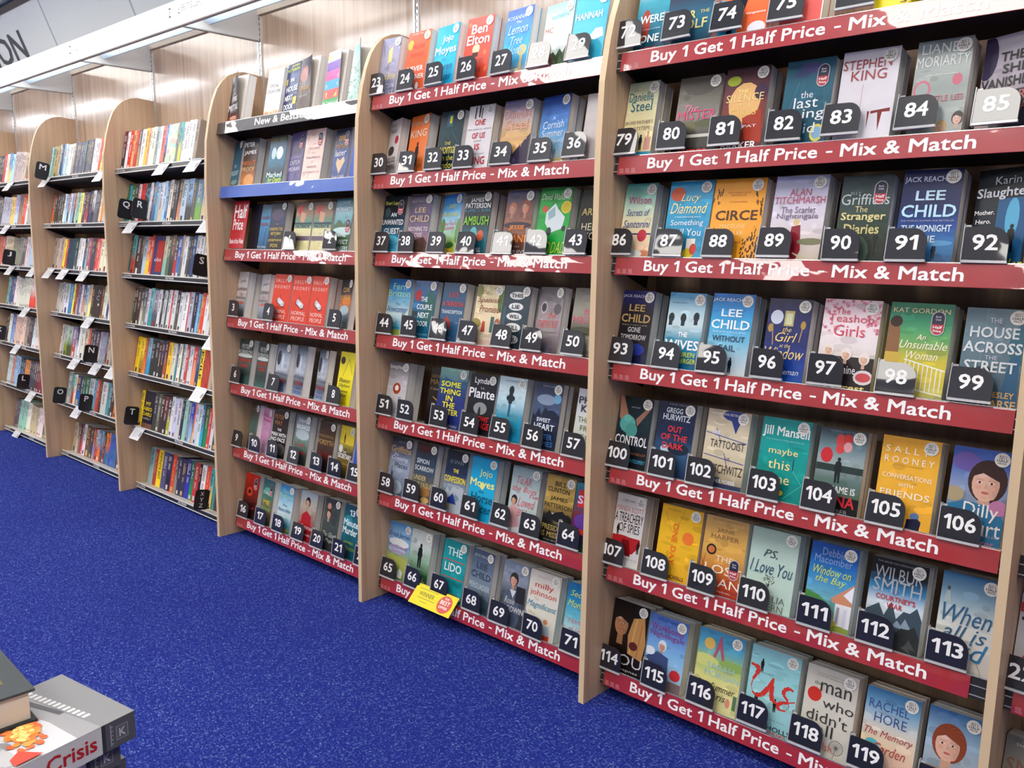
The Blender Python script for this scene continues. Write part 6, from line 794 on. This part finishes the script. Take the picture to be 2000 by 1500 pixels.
def cap(n): return {1: 'J', 2: 'K'}.get(n, '')
STK = {'h': (ST_H, .84, .085), 'b': (ST_B, .78, .2), 'b2': (ST_B, .8, .62), 'b3': (ST_B, .82, .5)}
def face_out(bay, row, x0, w, h, yaw, d, bg, art, txt, st, desc, tagno):
    bend = -yaw if yaw < 0 else 0; yaw = max(yaw, 0)
    rnd = random.Random(int(x0*1e4)+row)
    k = bay-1; zt = ZT[row-1]
    r = empty('paperback', frame(x0, zt, -.0058, d, yaw))
    t = round(.024+rnd.random()*.012, 3)
    sc = bg.split('-')[len(bg.split('-'))//2]
    cover_shell(w, t, h, sc if not bend else 'd8cec4').obj('cover', M_PRINT, r, colors=True)
    link('page_block', pages_mesh(w-.0022, t-.0014, h-.002), r, Matrix.Translation((.0008, .0007, .001)))
    A = Art(w, h); base_print(A, bg, rnd, .035); draw(A, art, rnd)
    TL = text_lines(A, txt, w, h) if txt else None
    if bend:        # the front cover is lifted and curls away from the pages
        def curl(vs): return [(x*(1-.12*(x/w)**2), y-.0008-bend*(x/w)**1.6*(.1+.9*max(0, z/h)**.8), z) for x, y, z in vs]
        L = MB(); nn = 8
        for i in range(nn+1): L.v += [(w*i/nn, -.0001, 0), (w*i/nn, -.0001, h)]
        L.f = [(2*i, 2*i+2, 2*i+3, 2*i+1) for i in range(nn)]; L.v = curl(L.v); L.mi = [0]*nn; L.c = [hx('ccc8c0')]*len(L.v)
        L.obj('lifted_cover', M_PRINT, r, colors=True)
        def fine(mb):   # fan large faces into strips so that they follow the curl
            return mb
        A.mb.v = curl(A.mb.v)
        if TL: TL.v = curl(TL.v)
    A.mb.obj('cover_art', M_PRINT, r, colors=True)
    if TL: TL.obj('title_lettering', M_LETTER, r, colors=True)
    if st:
        me, u, v = STK[st]; link('promotion_sticker', me, r, Matrix.Translation((u*w, -.0022, (1-v)*h)))
    place = ''
    if tagno: place = ' beside number tag %s' % tagno
    lab = desc+place
    if not tagno and 'shelf' not in lab and 'upright' not in lab: lab += {1: ', top New and Bestselling shelf', 2: ', second shelf, New and Bestselling bay', 3: ', third shelf, New and Bestselling bay'}.get(row, ', %s shelf, New and Bestselling bay' % ORD[row-1])
    lab = lab.replace(',,', ',').replace(', beside', ' beside')
    if len(lab.split()) > 16: lab = desc
    tag(r, lab, 'paperback', 'face-out paperbacks, shelf %d of bay %d' % (row, bay))
    # a further copy behind
    t2 = round(.024+rnd.random()*.01, 3)
    if d < .03 and yaw < .3 and not bend and tagno != 53 and 'and a fox' not in desc:
        b = empty('paperback_copy', frame(x0, zt, -.0058, d, yaw) @ Matrix.Translation((0, t+.0012, 0)))
        cover_shell(w, t2, h-.001, sc).obj('cover', M_PRINT, b, colors=True)
        link('page_block', pages_mesh(w-.0022, t2-.0014, h-.003), b, Matrix.Translation((.0008, .0007, .001)))
        lb = ('spare copy behind the '+lab.split(' beside number')[0]).split()
        tag(b, ' '.join(lb[:16]), 'spare book', 'spare copies standing behind the front books')
DESC = {}
for a in BOOKS: face_out(*a); DESC.setdefault(str(a[12]), a[11])

# open lids of the three books with lifted covers on the New & Bestselling shelf
# ------------------------------------------------------------------ number tags
def tag_plate():
    W_, H_ = .079, .064; pts = [(0, 0), (W_, 0)]
    n = 7; rr = .03
    pts += [(W_-rr+rr*math.cos(i/n*math.pi/2), H_-rr+rr*math.sin(i/n*math.pi/2)) for i in range(n+1)]
    pts += [(.003, H_), (0, H_-.003)]
    mb = MB(); mb.prism(pts, -.0015, .0015); o = mb.obj('tag_plate', M_TAG); a = o.data; bpy.data.objects.remove(o)
    mb = MB(); mb.box(-.0018, -.0002, -.003, .010, -.006, H_+.006); mb.box(-.0018, W_+.001, -.003, .003, -.0062, -.001); mb.box(-.0002, .01, .0018, .0026, H_-.02, H_+.004)
    o = mb.obj('acrylic_holder', M_ACRYL); b = o.data; bpy.data.objects.remove(o)
    return a, b
TPM, THM = tag_plate()
for (num, bay, row, X, v) in TAGS:
    r = empty('number_tag', frame(X, ZT[row-1], v, -.010)); rr = random.Random(int(num)*7+row)
    r.matrix_basis = r.matrix_basis @ Matrix.Rotation(math.radians(rr.uniform(-2.5, 2.5)), 4, 'Z') @ Matrix.Rotation(math.radians(rr.uniform(-4, 3)), 4, 'X')
    link('tag_plate', TPM, r); link('acrylic_holder', THM, r)
    mb = MB(); n = len(num); ww = {1: .019, 2: .046, 3: .062}[n]*(.8 if num in ('11',) else 1) * (.9 if num in ('1',) else 1)
    if num == '1': ww = .009
    put_text(mb, num, .0385, .034, ww, .031, -.002, None, bold=True); mb.obj('number_lettering', M_LET, r)
    if bay == 6: lab = 'black number tag cut off by the right edge of the picture'
    elif num == '22': lab = 'black number tag 22 half hidden by the upright, bottom shelf, New and Bestselling bay'
    elif num == '77': lab = 'black number tag 77 in front of the gap on the topmost offer shelf'
    else: lab = ' '.join(('black number tag %s before the %s' % (num, DESC.get(num, 'books'))).replace(' and ', ' & ').split()[:16]).rstrip(',')
    if lab.split()[-1] in ('a', 'the', 'in', 'with', 'by', 'of', '&', 'at'): lab = ' '.join(lab.split()[:-1])
    tag(r, lab, 'sign', 'numbered shelf tags')

# ------------------------------------------------------------------ spine-out books
CN = [('white', (.9, .9, .88)), ('cream', (.8, .72, .55)), ('pale grey', (.62, .62, .62)), ('grey', (.3, .3, .3)), ('dark grey', (.1, .1, .1)), ('black', (.02, .02, .02)), ('dark brown', (.06, .03, .03)),
      ('red', (.6, .05, .04)), ('salmon', (.8, .3, .22)), ('orange', (.8, .25, .05)), ('yellow', (.9, .6, .04)), ('tan', (.4, .28, .16)), ('green', (.05, .25, .08)), ('teal', (.05, .3, .32)), ('pale green', (.4, .55, .42)),
      ('blue', (.05, .15, .5)), ('light blue', (.3, .55, .75)), ('navy', (.03, .04, .15)), ('maroon', (.15, .03, .04)), ('lilac', (.35, .32, .5)), ('pink', (.75, .5, .55))]
def cname(c): return min(CN, key=lambda q: sum((math.sqrt(max(0, q[1][i]))-math.sqrt(c[i]))**2 for i in range(3)))[0]
def spine_geo(mb, t, h, dep, code, rnd, ox=0.0, y0=0.0):
    cs = code.split('/'); c1 = hx(cs[0]); c2 = hx(cs[1]) if len(cs) > 1 else c1
    nz = 6; vs, fs, cl = [], [], []
    # gently rounded spine
    prof_ = [(0, .0016), (t*.2, .0003), (t*.8, .0003), (t, .0016)]
    for j in range(nz+1):
        q = j/nz; c = c1 if len(cs) < 2 else mix(c2, c1, min(1, max(0, (q-.35)/.25)))
        for (x, y) in prof_:
            vs.append((ox+x, y0+y, h*q)); m = 1+(rnd.random()-.5)*.06; cl.append(tuple(min(1, a*m) for a in c))
    for j in range(nz):
        for i in range(3): a = j*4+i; fs.append((a, a+1, a+5, a+4))
    mb.add(vs, fs, cl)
    e = .0006
    mb.box(ox, ox+e, y0+.0016, y0+dep, 0, h, c1); mb.box(ox+t-e, ox+t, y0+.0016, y0+dep, 0, h, mix(c1, (.5, .5, .5), .25))
def strokes(mb, t, h, code, rnd, ox=0.0, y0=0.0, words=None):
    c = hx(code.split('/')[0]); lum = .2*c[0]+.7*c[1]+.1*c[2]
    ink = rnd.choice((hx('2a2c38'), hx('3c3434'), hx('8a2c30'), hx('2c4470'))) if lum > .25 else rnd.choice((hx('e8e6e0'), hx('d8b868'), hx('c8ccd0'), hx('e0dcd0')))
    if words:
        vs, fs, _ = glyphs(words, True)
        mb.add([(ox+t/2+(b-.5)*t*.62, y0-.0002-d_, h*.93-a*h*.72) for a, b, d_ in vs], fs, hx('26242c')); return
    z = h*(.93-rnd.random()*.06); wd = t*rnd.choice((.3, .42, .5)); gap = 0
    nseg = rnd.randint(9, 15); br = rnd.randint(4, nseg-4)
    for i in range(nseg):
        L = h*(.018+rnd.random()*.022)
        if i == br: z -= h*.06; wd *= .62
        if z-L < h*.16: break
        off = (rnd.random()-.5)*.12*t
        mb.box(ox+t/2-wd/2+off*.3, ox+t/2-wd/2+wd*.3, y0-.0003, y0+.0002, z-L, z, ink)
        if rnd.random() < .75: mb.box(ox+t/2+wd*.05, ox+t/2+wd/2, y0-.0003, y0+.0002, z-L*.75, z-L*.1, ink)
        z -= L+h*.006
    if rnd.random() < .6:
        mb.box(ox+t*.32, ox+t*.68, y0-.0003, y0+.0002, h*.035, h*.035+t*.5, ink)
BNS = {-1: 'J to L bay', 0: 'M to P bay', 1: 'Q to Z bay'}
for (bay, row, wd, hh, lst) in SPINES:
    for i, (code, a, b) in enumerate(lst):
        rnd = random.Random(bay*1000+row*100+i); zt = SZ[row-1]; sp = None; wide = False
        if code[0] == 'W': wide = True; code = code[2:]
        if code[0] == 'I': sp = 'INFINITE JEST'; code = code[2:]
        if (bay, row) == (1, 5) and code == 'fd3': sp = 'EXILE'
        mark = code[-1] if code[-1] in '*!#' else ''
        code = code.rstrip('*!#')
        t = b-a-.0006; h = hh+(rnd.random()-.5)*.009; dep = .112+rnd.random()*.012
        if wide: t0 = .0; 
        r = empty('spine_book' if not wide else 'angled_book', frame(a, zt, -.0048, wd+rnd.random()*.004, 0))
        cs = code.split('/'); nm = cname(hx(cs[0]))
        if len(cs) > 1:
            n2 = cname(hx(cs[1])); nm = nm+' and '+n2 if n2 != nm else nm
        mb = MB(); spine_geo(mb, t, h, dep, code, rnd)
        mb.obj('cover', M_SPINE, r, colors=True)
        link('page_block', pages_mesh(round(t-.0014, 3), .108, round(h-.004, 2)+.0), r, Matrix.Translation((.0007, .002, .001)))
        mb = MB()
        if wide:
            A = Art(t, h); A.y = -.0001
            c1 = hx(cs[0])
            if mark == '*':
                A.r(.35, .12, .95, .88, 'b02c24'); put_text(A.mb, 'obs', t*.5, h*.42, t*.62, h*.1, -.0006, hx('ddd'))
            elif mark == '!':
                A.r(.0, .86, 1, 1, '7a5848'); 
                for s_, v in (('MY', .34), ('ABSO', .48), ('DARLI', .62)): put_text(A.mb, s_, t*.45, h*(1-v), t*(.8 if v > .4 else .45), h*.1, -.0006, hx('e8d020'), bold=True)
                put_text(A.mb, 'GABRIEL T', t*.45, h*.26, t*.8, h*.05, -.0006, hx('b8a8a0'), bold=True)
            elif mark == '#':
                put_text(A.mb, 'N', t*.75, h*.8, t*.35, h*.13, -.0006, hx('aaa')); put_text(A.mb, 'C', t*.6, h*.62, t*.4, h*.14, -.0006, hx('b8b4b0')); A.e(.72, .58, .12, .04, 'c8c4c0')
            else:
                for j in range(26): A.e(rnd.random(), rnd.random(), .12+rnd.random()*.1, .04+rnd.random()*.04, tuple(min(1, x*(.55+rnd.random()*.9)) for x in (hx(cs[-1]))), 9)
            o = A.mb.obj('cover_art', M_PRINT, r, colors=True)
        else:
            strokes(mb, t, h, code, rnd, words=sp)
            mb.obj('title_lettering', M_LETTER, r, colors=True)
        lab = '%s %s, %s from left, %s shelf down, %s' % (nm, 'cover outwards' if wide else 'spine', NTH[i], ORD[row-1] if row > 1 else 'top', BNS[bay])
        lab = lab.replace('top shelf down', 'top shelf').replace('bottom shelf down', 'bottom shelf')
        if bay == 0 and row == 7 and i >= 0: pass
        tag(r, lab, 'book', 'spine-out books, shelf %d, %s' % (row, BNS[bay]))
# the farthest bay: past the limit, one object
mb = MB()
for (bay, row, wd, hh, lst) in FAR:
    for i, (code, a, b) in enumerate(lst):
        rnd = random.Random(row*50+i); t = b-a-.0008; h = hh+(rnd.random()-.5)*.012; m2 = MB()
        # leave each book split into two or three thin volumes where wide
        nn = max(1, round(t/.027)); tt = t/nn
        for q in range(nn): spine_geo(m2, tt-.0008, h-.002*q, .112, code, rnd, ox=q*tt); strokes(m2, tt-.0008, h, code, rnd, ox=q*tt)
        m2.box(.001, t-.001, .002, .11, .001, h-.006, hx('cfc8bc'))
        M = frame(max(a, bay+.02), SZ[row-1], -.0048, wd, 0)
        mb.add([tuple(M @ Vector(v)) for v in m2.v], m2.f, list(m2.c))
o = mb.obj('far_spine_books', M_SPINE, colors=True); tag(o, 'rows of spine-out novels filling the farthest bay at the left edge', 'books', kind='stuff')

# ------------------------------------------------------------------ white price cards clipped to the spine-out shelf edges
def card_mesh():
    mb = MB(); W_ = .1
    mb.box(0, W_, -.001, .001, -.068, 0, mi=0)
    for j in range(5): mb.box(.012, .07, -.0013, -.001, -.02-j*.008, -.0185-j*.008, mi=1)
    mb.prism(ell(.086, -.034, .009, .014, 12), -.0014, -.001, mi=1)
    o = mb.obj('card_face', [M_CARD, M_CARDP]); m = o.data; bpy.data.objects.remove(o); return m
CM = card_mesh(); M_CLIP = mat('clear_clip', 'c4c4c8', .15)
mb = MB(); mb.box(.01, .09, -.004, .004, -.002, .004); o = mb.obj('card_clip', M_CLIP); CLM = o.data; bpy.data.objects.remove(o)
cnt = {}
for (bay, row, X, wdt) in CARDS:
    M = Matrix.Translation((X, .005, SZ[row-1]-.002)) @ Matrix.Rotation(math.radians(-38), 4, 'X')
    r = empty('price_card', M); link('card_face', CM, r); link('card_clip', CLM, r)
    cnt[(bay, row)] = cnt.get((bay, row), 0)+1
    tag(r, 'white price card clipped to the %s shelf edge, %s from left, %s' % (ORD[row-1], NTH[cnt[(bay, row)]-1], BNS[bay]), 'card', 'white price cards')

# black letter tags
def ltag(H_):
    W_ = .07; r_ = .014; pts = []
    for (cx, cz, a0) in ((W_-r_, r_, -90), (W_-r_, H_-r_, 0), (r_, H_-r_, 90), (r_, r_, 180)):
        for i in range(5): a = math.radians(a0+i*22.5); pts.append((cx+r_*math.cos(a), cz+r_*math.sin(a)))
    mb = MB(); mb.prism(pts, -.0015, .0015); return mb
for (t, bay, row, X, v) in LETTERS:      # flags standing out from the shelf edge, facing along the aisle
    H_ = .094
    r = empty('letter_tag', frame(X, SZ[row-1], v, -.074, -math.pi/2)); ltag(H_).obj('tag_plate', M_LTAG, r)
    mb = MB(); mb.box(.062, .076, -.004, .004, .004, .012); mb.obj('tag_foot', M_LTAG, r)
    mb = MB()
    if len(t) == 3:
        for i, c in enumerate(t): put_text(mb, c, .033, H_-.02-i*.027, .018, .018, -.002, None)
    else: put_text(mb, t, .035, H_-.026, {'Q': .034, 'O': .034, 'M': .036, 'N': .03, 'T': .026, 'R': .026}.get(t, .022), .03 if t != 'Q' else .034, -.002, None, bold=True)
    mb.obj('letter', M_LET, r); tag(r, 'black rounded flag with white %s standing out from the novel shelves' % ('letter '+t if len(t) == 1 else 'letters X Y Z'), 'sign', 'letter tags')

# ------------------------------------------------------------------ red half price card
r = empty('promotion_card', frame(2.058, ZT[2], .003, -.004)); W_, H_ = .115, .198
mb = MB(); mb.box(0, W_, -.001, .001, 0, H_); mb.obj('card_board', mat('red_card', 'b81c2a', .3), r)
mb = MB()
put_text(mb, 'Half', W_*.52, H_*.77, .096, .056, -.0014, None, bold=True); put_text(mb, 'Price', W_*.46, H_*.5, .078, .047, -.0014, None, bold=True); put_text(mb, 'Book of the Week', W_*.5, H_*.15, .106, .021, -.0014, None, bold=True)
mb.obj('card_lettering', M_LET, r); mb = MB(); mb.box(.01, W_-.01, .001, .012, 0, .004); mb.obj('card_foot', M_ACRYL, r)
tag(r, 'red card reading Half Price Book of the Week at the left end of its shelf', 'sign')

# yellow winner card hanging from the bottom shelf
YC = YELLOW
ex = Vector(YC[1])-Vector(YC[0]); ez = Vector(YC[0])-Vector(YC[3]); Wc = ex.length; Hc = ez.length
ex.normalize(); ez.normalize(); ey = ez.cross(ex).normalized()
M = Matrix(((ex.x, ey.x, ez.x, YC[3][0]), (ex.y, ey.y, ez.y, YC[3][1]), (ex.z, ey.z, ez.z, YC[3][2]), (0, 0, 0, 1)))
r = empty('winner_card', M)
mb = MB(); mb.box(0, Wc, -.0008, .0008, 0, Hc); mb.obj('card_board', mat('yellow_card', 'e4d41c', .4, spec=.25), r)
mb = MB(); put_text(mb, 'WINNER', Wc*.32, Hc*.58, Wc*.36, Hc*.2, -.0012, hx('4a4820')); 
for j, (z_, a_, b_) in enumerate(((.8, .1, .54), (.36, .14, .52), (.2, .24, .4))):
    q = a_
    while q < b_: mb.box(Wc*q, Wc*(q+.03), -.0012, -.0009, Hc*z_, Hc*(z_+.03), hx('7a7430')); q += .042
mb.add([(x, -.0011, z) for x, z in ell(Wc*.78, Hc*.48, Wc*.16, Hc*.42, 28)], [tuple(range(28))], hx('d0483c'))
for s_, u_, v_, w_, h_ in (('OUR', .78, .76, .1, .1), ('BEST', .78, .56, .22, .2), ('OFFER', .78, .33, .2, .12)): put_text(mb, s_, Wc*u_, Hc*v_, Wc*w_, Hc*h_, -.0014, hx('f0e8e0'), bold=True)
mb.obj('card_print', M_LETTER, r, colors=True)
mb = MB(); mb.box(Wc*.05, Wc*.95, .0008, .02, Hc-.006, Hc); mb.obj('card_clip', M_ACRYL, r)
tag(r, 'yellow WINNER card with red spot hanging from the bottom shelf below tag 67', 'sign')

# ------------------------------------------------------------------ books on the display table in the foreground
TB = .62
t = empty('display_table', Matrix.Translation((4.0, -1.75, 0)))
mb = MB(); mb.box(-.45, .47, -.5, .17, TB-.03, TB); mb.obj('tabletop', M_WOOD, t, bevel=.003)
for sx in (-.42, .4):
    for sy in (-.46, .1): mb = MB(); mb.box(sx, sx+.05, sy, sy+.05, 0, TB-.03); mb.obj('leg', M_WOOD, t)
tag(t, 'low wooden display table under the stacked books at the lower left', 'table')
ang = math.atan2(.022, .131)
def crisis(z, dx, dy, da, lab):
    w_, l_, t_ = .133, .198, .0295
    # local: x along width to the right corner, y from the front end back to the corner line, z up; spine is the face x = w_
    M = Matrix.Translation((4.529+dx, -1.513+dy, z)) @ Matrix.Rotation(math.atan2(.022, .131)+da, 4, 'Z')
    r = empty('paperback', M)
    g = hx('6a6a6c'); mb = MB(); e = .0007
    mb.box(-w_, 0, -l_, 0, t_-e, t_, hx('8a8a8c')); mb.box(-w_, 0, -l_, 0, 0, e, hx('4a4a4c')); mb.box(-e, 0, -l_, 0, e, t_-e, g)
    mb.obj('cover', M_PRINT, r, colors=True)
    mb = MB(); mb.box(-w_+.001, -.001, -l_+.001, -.0012, .0008, t_-.0008); mb.obj('page_block', M_PAGES_H, r)
    # cover art on the top face
    def top(pts, col, k): a.add([(x, y, t_+.0001+.00004*k) for x, y in pts], [tuple(range(len(pts)))], hx(col))
    a = MB()
    top([(-w_, -l_), (0, -l_), (0, 0), (-w_, 0)], '9a9a9c', 0)
    top([(-w_, -.05), (0, -.036), (0, 0), (-w_, 0)], '868688', 1)
    top([(-w_, -l_), (-.0, -l_), (-.0, -.06), (-.05, -.06), (-w_, -.075)], 'c8c8cc', 2)
    top([(-w_, -.063), (-.055, -.047), (-.055, -.041), (-w_, -.055)], '5c5c60', 3)
    for i in range(14):
        q = i/14; x = -w_+.004+q*(w_-.03); y = -.04+q*.012
        top([(x, y-.008), (x+.0045, y-.0075), (x+.0045, y), (x, y)], 'd4d4d6', 4)
    rnd = random.Random(3); q_ = 5
    for i in range(30):
        q_ += .4; top([(min(p[0], -.0005), max(-l_, p[1])) for p in ell(min(-.004, -.045+rnd.gauss(0, .022)), -.125+rnd.gauss(0, .014), .006+rnd.random()*.01, .004+rnd.random()*.005, 9)], rnd.choice(('8a8a8c', '9c9c9e', 'b4b4b6', '7a7672')), q_)
    for ring, cols, n_ in ((1.0, ('d86a3c', 'e8784a', 'e05838'), 60), (.72, ('f09040', 'f09c50', 'f08448'), 60), (.45, ('f8bc60', 'f8cc70', 'f4a850', 'fbd98a'), 50)):
        for i in range(n_):
            t = rnd.random()*6.283; d_ = math.sqrt(rnd.random())*ring
            cx = -.052+.034*d_*math.cos(t); cy = -.085+.02*d_*math.sin(t)-.25*(cx+.052); q_ += .2
            top([(min(p[0], -.0005), max(-l_, p[1])) for p in ell(min(cx, -.003), cy, .002+rnd.random()*.004, .0015+rnd.random()*.0025, 7)], rnd.choice(cols), q_)
    top([(-.022, -.104), (-.001, -.092), (-.001, -.118), (-.014, -.116)], 'e04a3c', q_+1)
    a.obj('cover_art', M_PRINT, r, colors=True)
    # spine print on the face x = 0
    b = MB()
    def sp(y0, y1, z0, z1, col, k): b.add([(.0001+.00005*k, y0, z0), (.0001+.00005*k, y1, z0), (.0001+.00005*k, y1, z1), (.0001+.00005*k, y0, z1)], [(0, 1, 2, 3)], hx(col))
    sp(-l_, 0, 0, t_, '5c5c60', 0); sp(-l_, -.036, .0, t_, 'd6d4d2', 1); sp(-.036, -.032, 0, t_, '3c3c40', 1)
    sp(-.027, -.026, .003, t_-.003, 'aaa', 2)
    for i in range(5): sp(-.027, -.024, .005+i*.0045, .006+i*.0045, 'aaa', 3)
    sp(-.021, -.008, .007, .022, '97979a', 2); sp(-.0202, -.0088, .0078, .0212, '66666a', 3)
    def ts(s_, yc, w2, h2, col, zc=t_/2):
        vs, fs, _ = glyphs(s_, True); b.add([(.0006+d_, yc+(p-.5)*w2, zc+(q-.5)*h2) for p, q, d_ in vs], fs, hx(col))
    ts('K', -.0145, .007, .009, 'c8c8ca', .0145)
    ts('Crisis', -.0665, .05, .016, 'c02c28', .0155); ts('s', -.104, .008, .0105, '2c2c30', .0125)
    b.obj('spine_lettering', M_PRINT, r, colors=True)
    tag(r, lab, 'book', 'copies in the foreground stack')
for i, (dx, dy, da) in enumerate(((0, 0, 0), (-.012, -.012, -.03), (-.02, -.004, .03), (-.015, -.01, 0), (-.01, -.01, .02), (-.012, -.008, 0))):
    if i == 5: break
    crisis(.8-.0296*(i+1), dx, dy, da, 'grey paperback with red Crisis on its spine, %s of the foreground stack' % ['topmost', 'second copy', 'third copy', 'fourth copy', 'fifth copy', 'lowest'][i])
tt_ = .8-.0296*5
mb = MB(); mb.box(-.13, 0, -.19, 0, TB-tt_, 0, hx('55565c')); o = mb.obj('hardback', M_PRINT, colors=True, mw=Matrix.Translation((4.512, -1.52, tt_)) @ Matrix.Rotation(.17, 4, 'Z')); 
tag(o, 'thick dark book at the very bottom of the foreground stack', 'book')
# black hardback on top
r = empty('hardback', Matrix.Translation((4.48, -1.587, .8004)) @ Matrix.Rotation(math.radians(-2), 4, 'Z'))
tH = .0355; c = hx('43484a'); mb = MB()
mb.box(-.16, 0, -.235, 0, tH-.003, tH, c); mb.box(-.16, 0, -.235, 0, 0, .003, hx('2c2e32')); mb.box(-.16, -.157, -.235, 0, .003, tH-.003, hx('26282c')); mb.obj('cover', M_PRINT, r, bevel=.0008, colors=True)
mb = MB(); mb.box(-.156, -.005, -.23, -.005, .0031, tH-.0031); mb.obj('page_block', M_PAGES_H, r)
mb = MB(); mb.box(-.13, -.03, -.2, -.02, tH, tH+.0002, hx('6c6434')); mb.box(-.12, -.04, -.19, -.03, tH+.0002, tH+.0003, hx('74703c'))
for i in range(6): mb.box(-.115+.012*i, -.108+.012*i, -.04, -.037, tH+.0003, tH+.0006, hx('d8d0a0'))
mb.obj('cover_art', mat('gold_print', '7a703c', .3, metal=.4), r)
tag(r, 'dark grey hardback with gold panel lying on the Crisis stack', 'book')
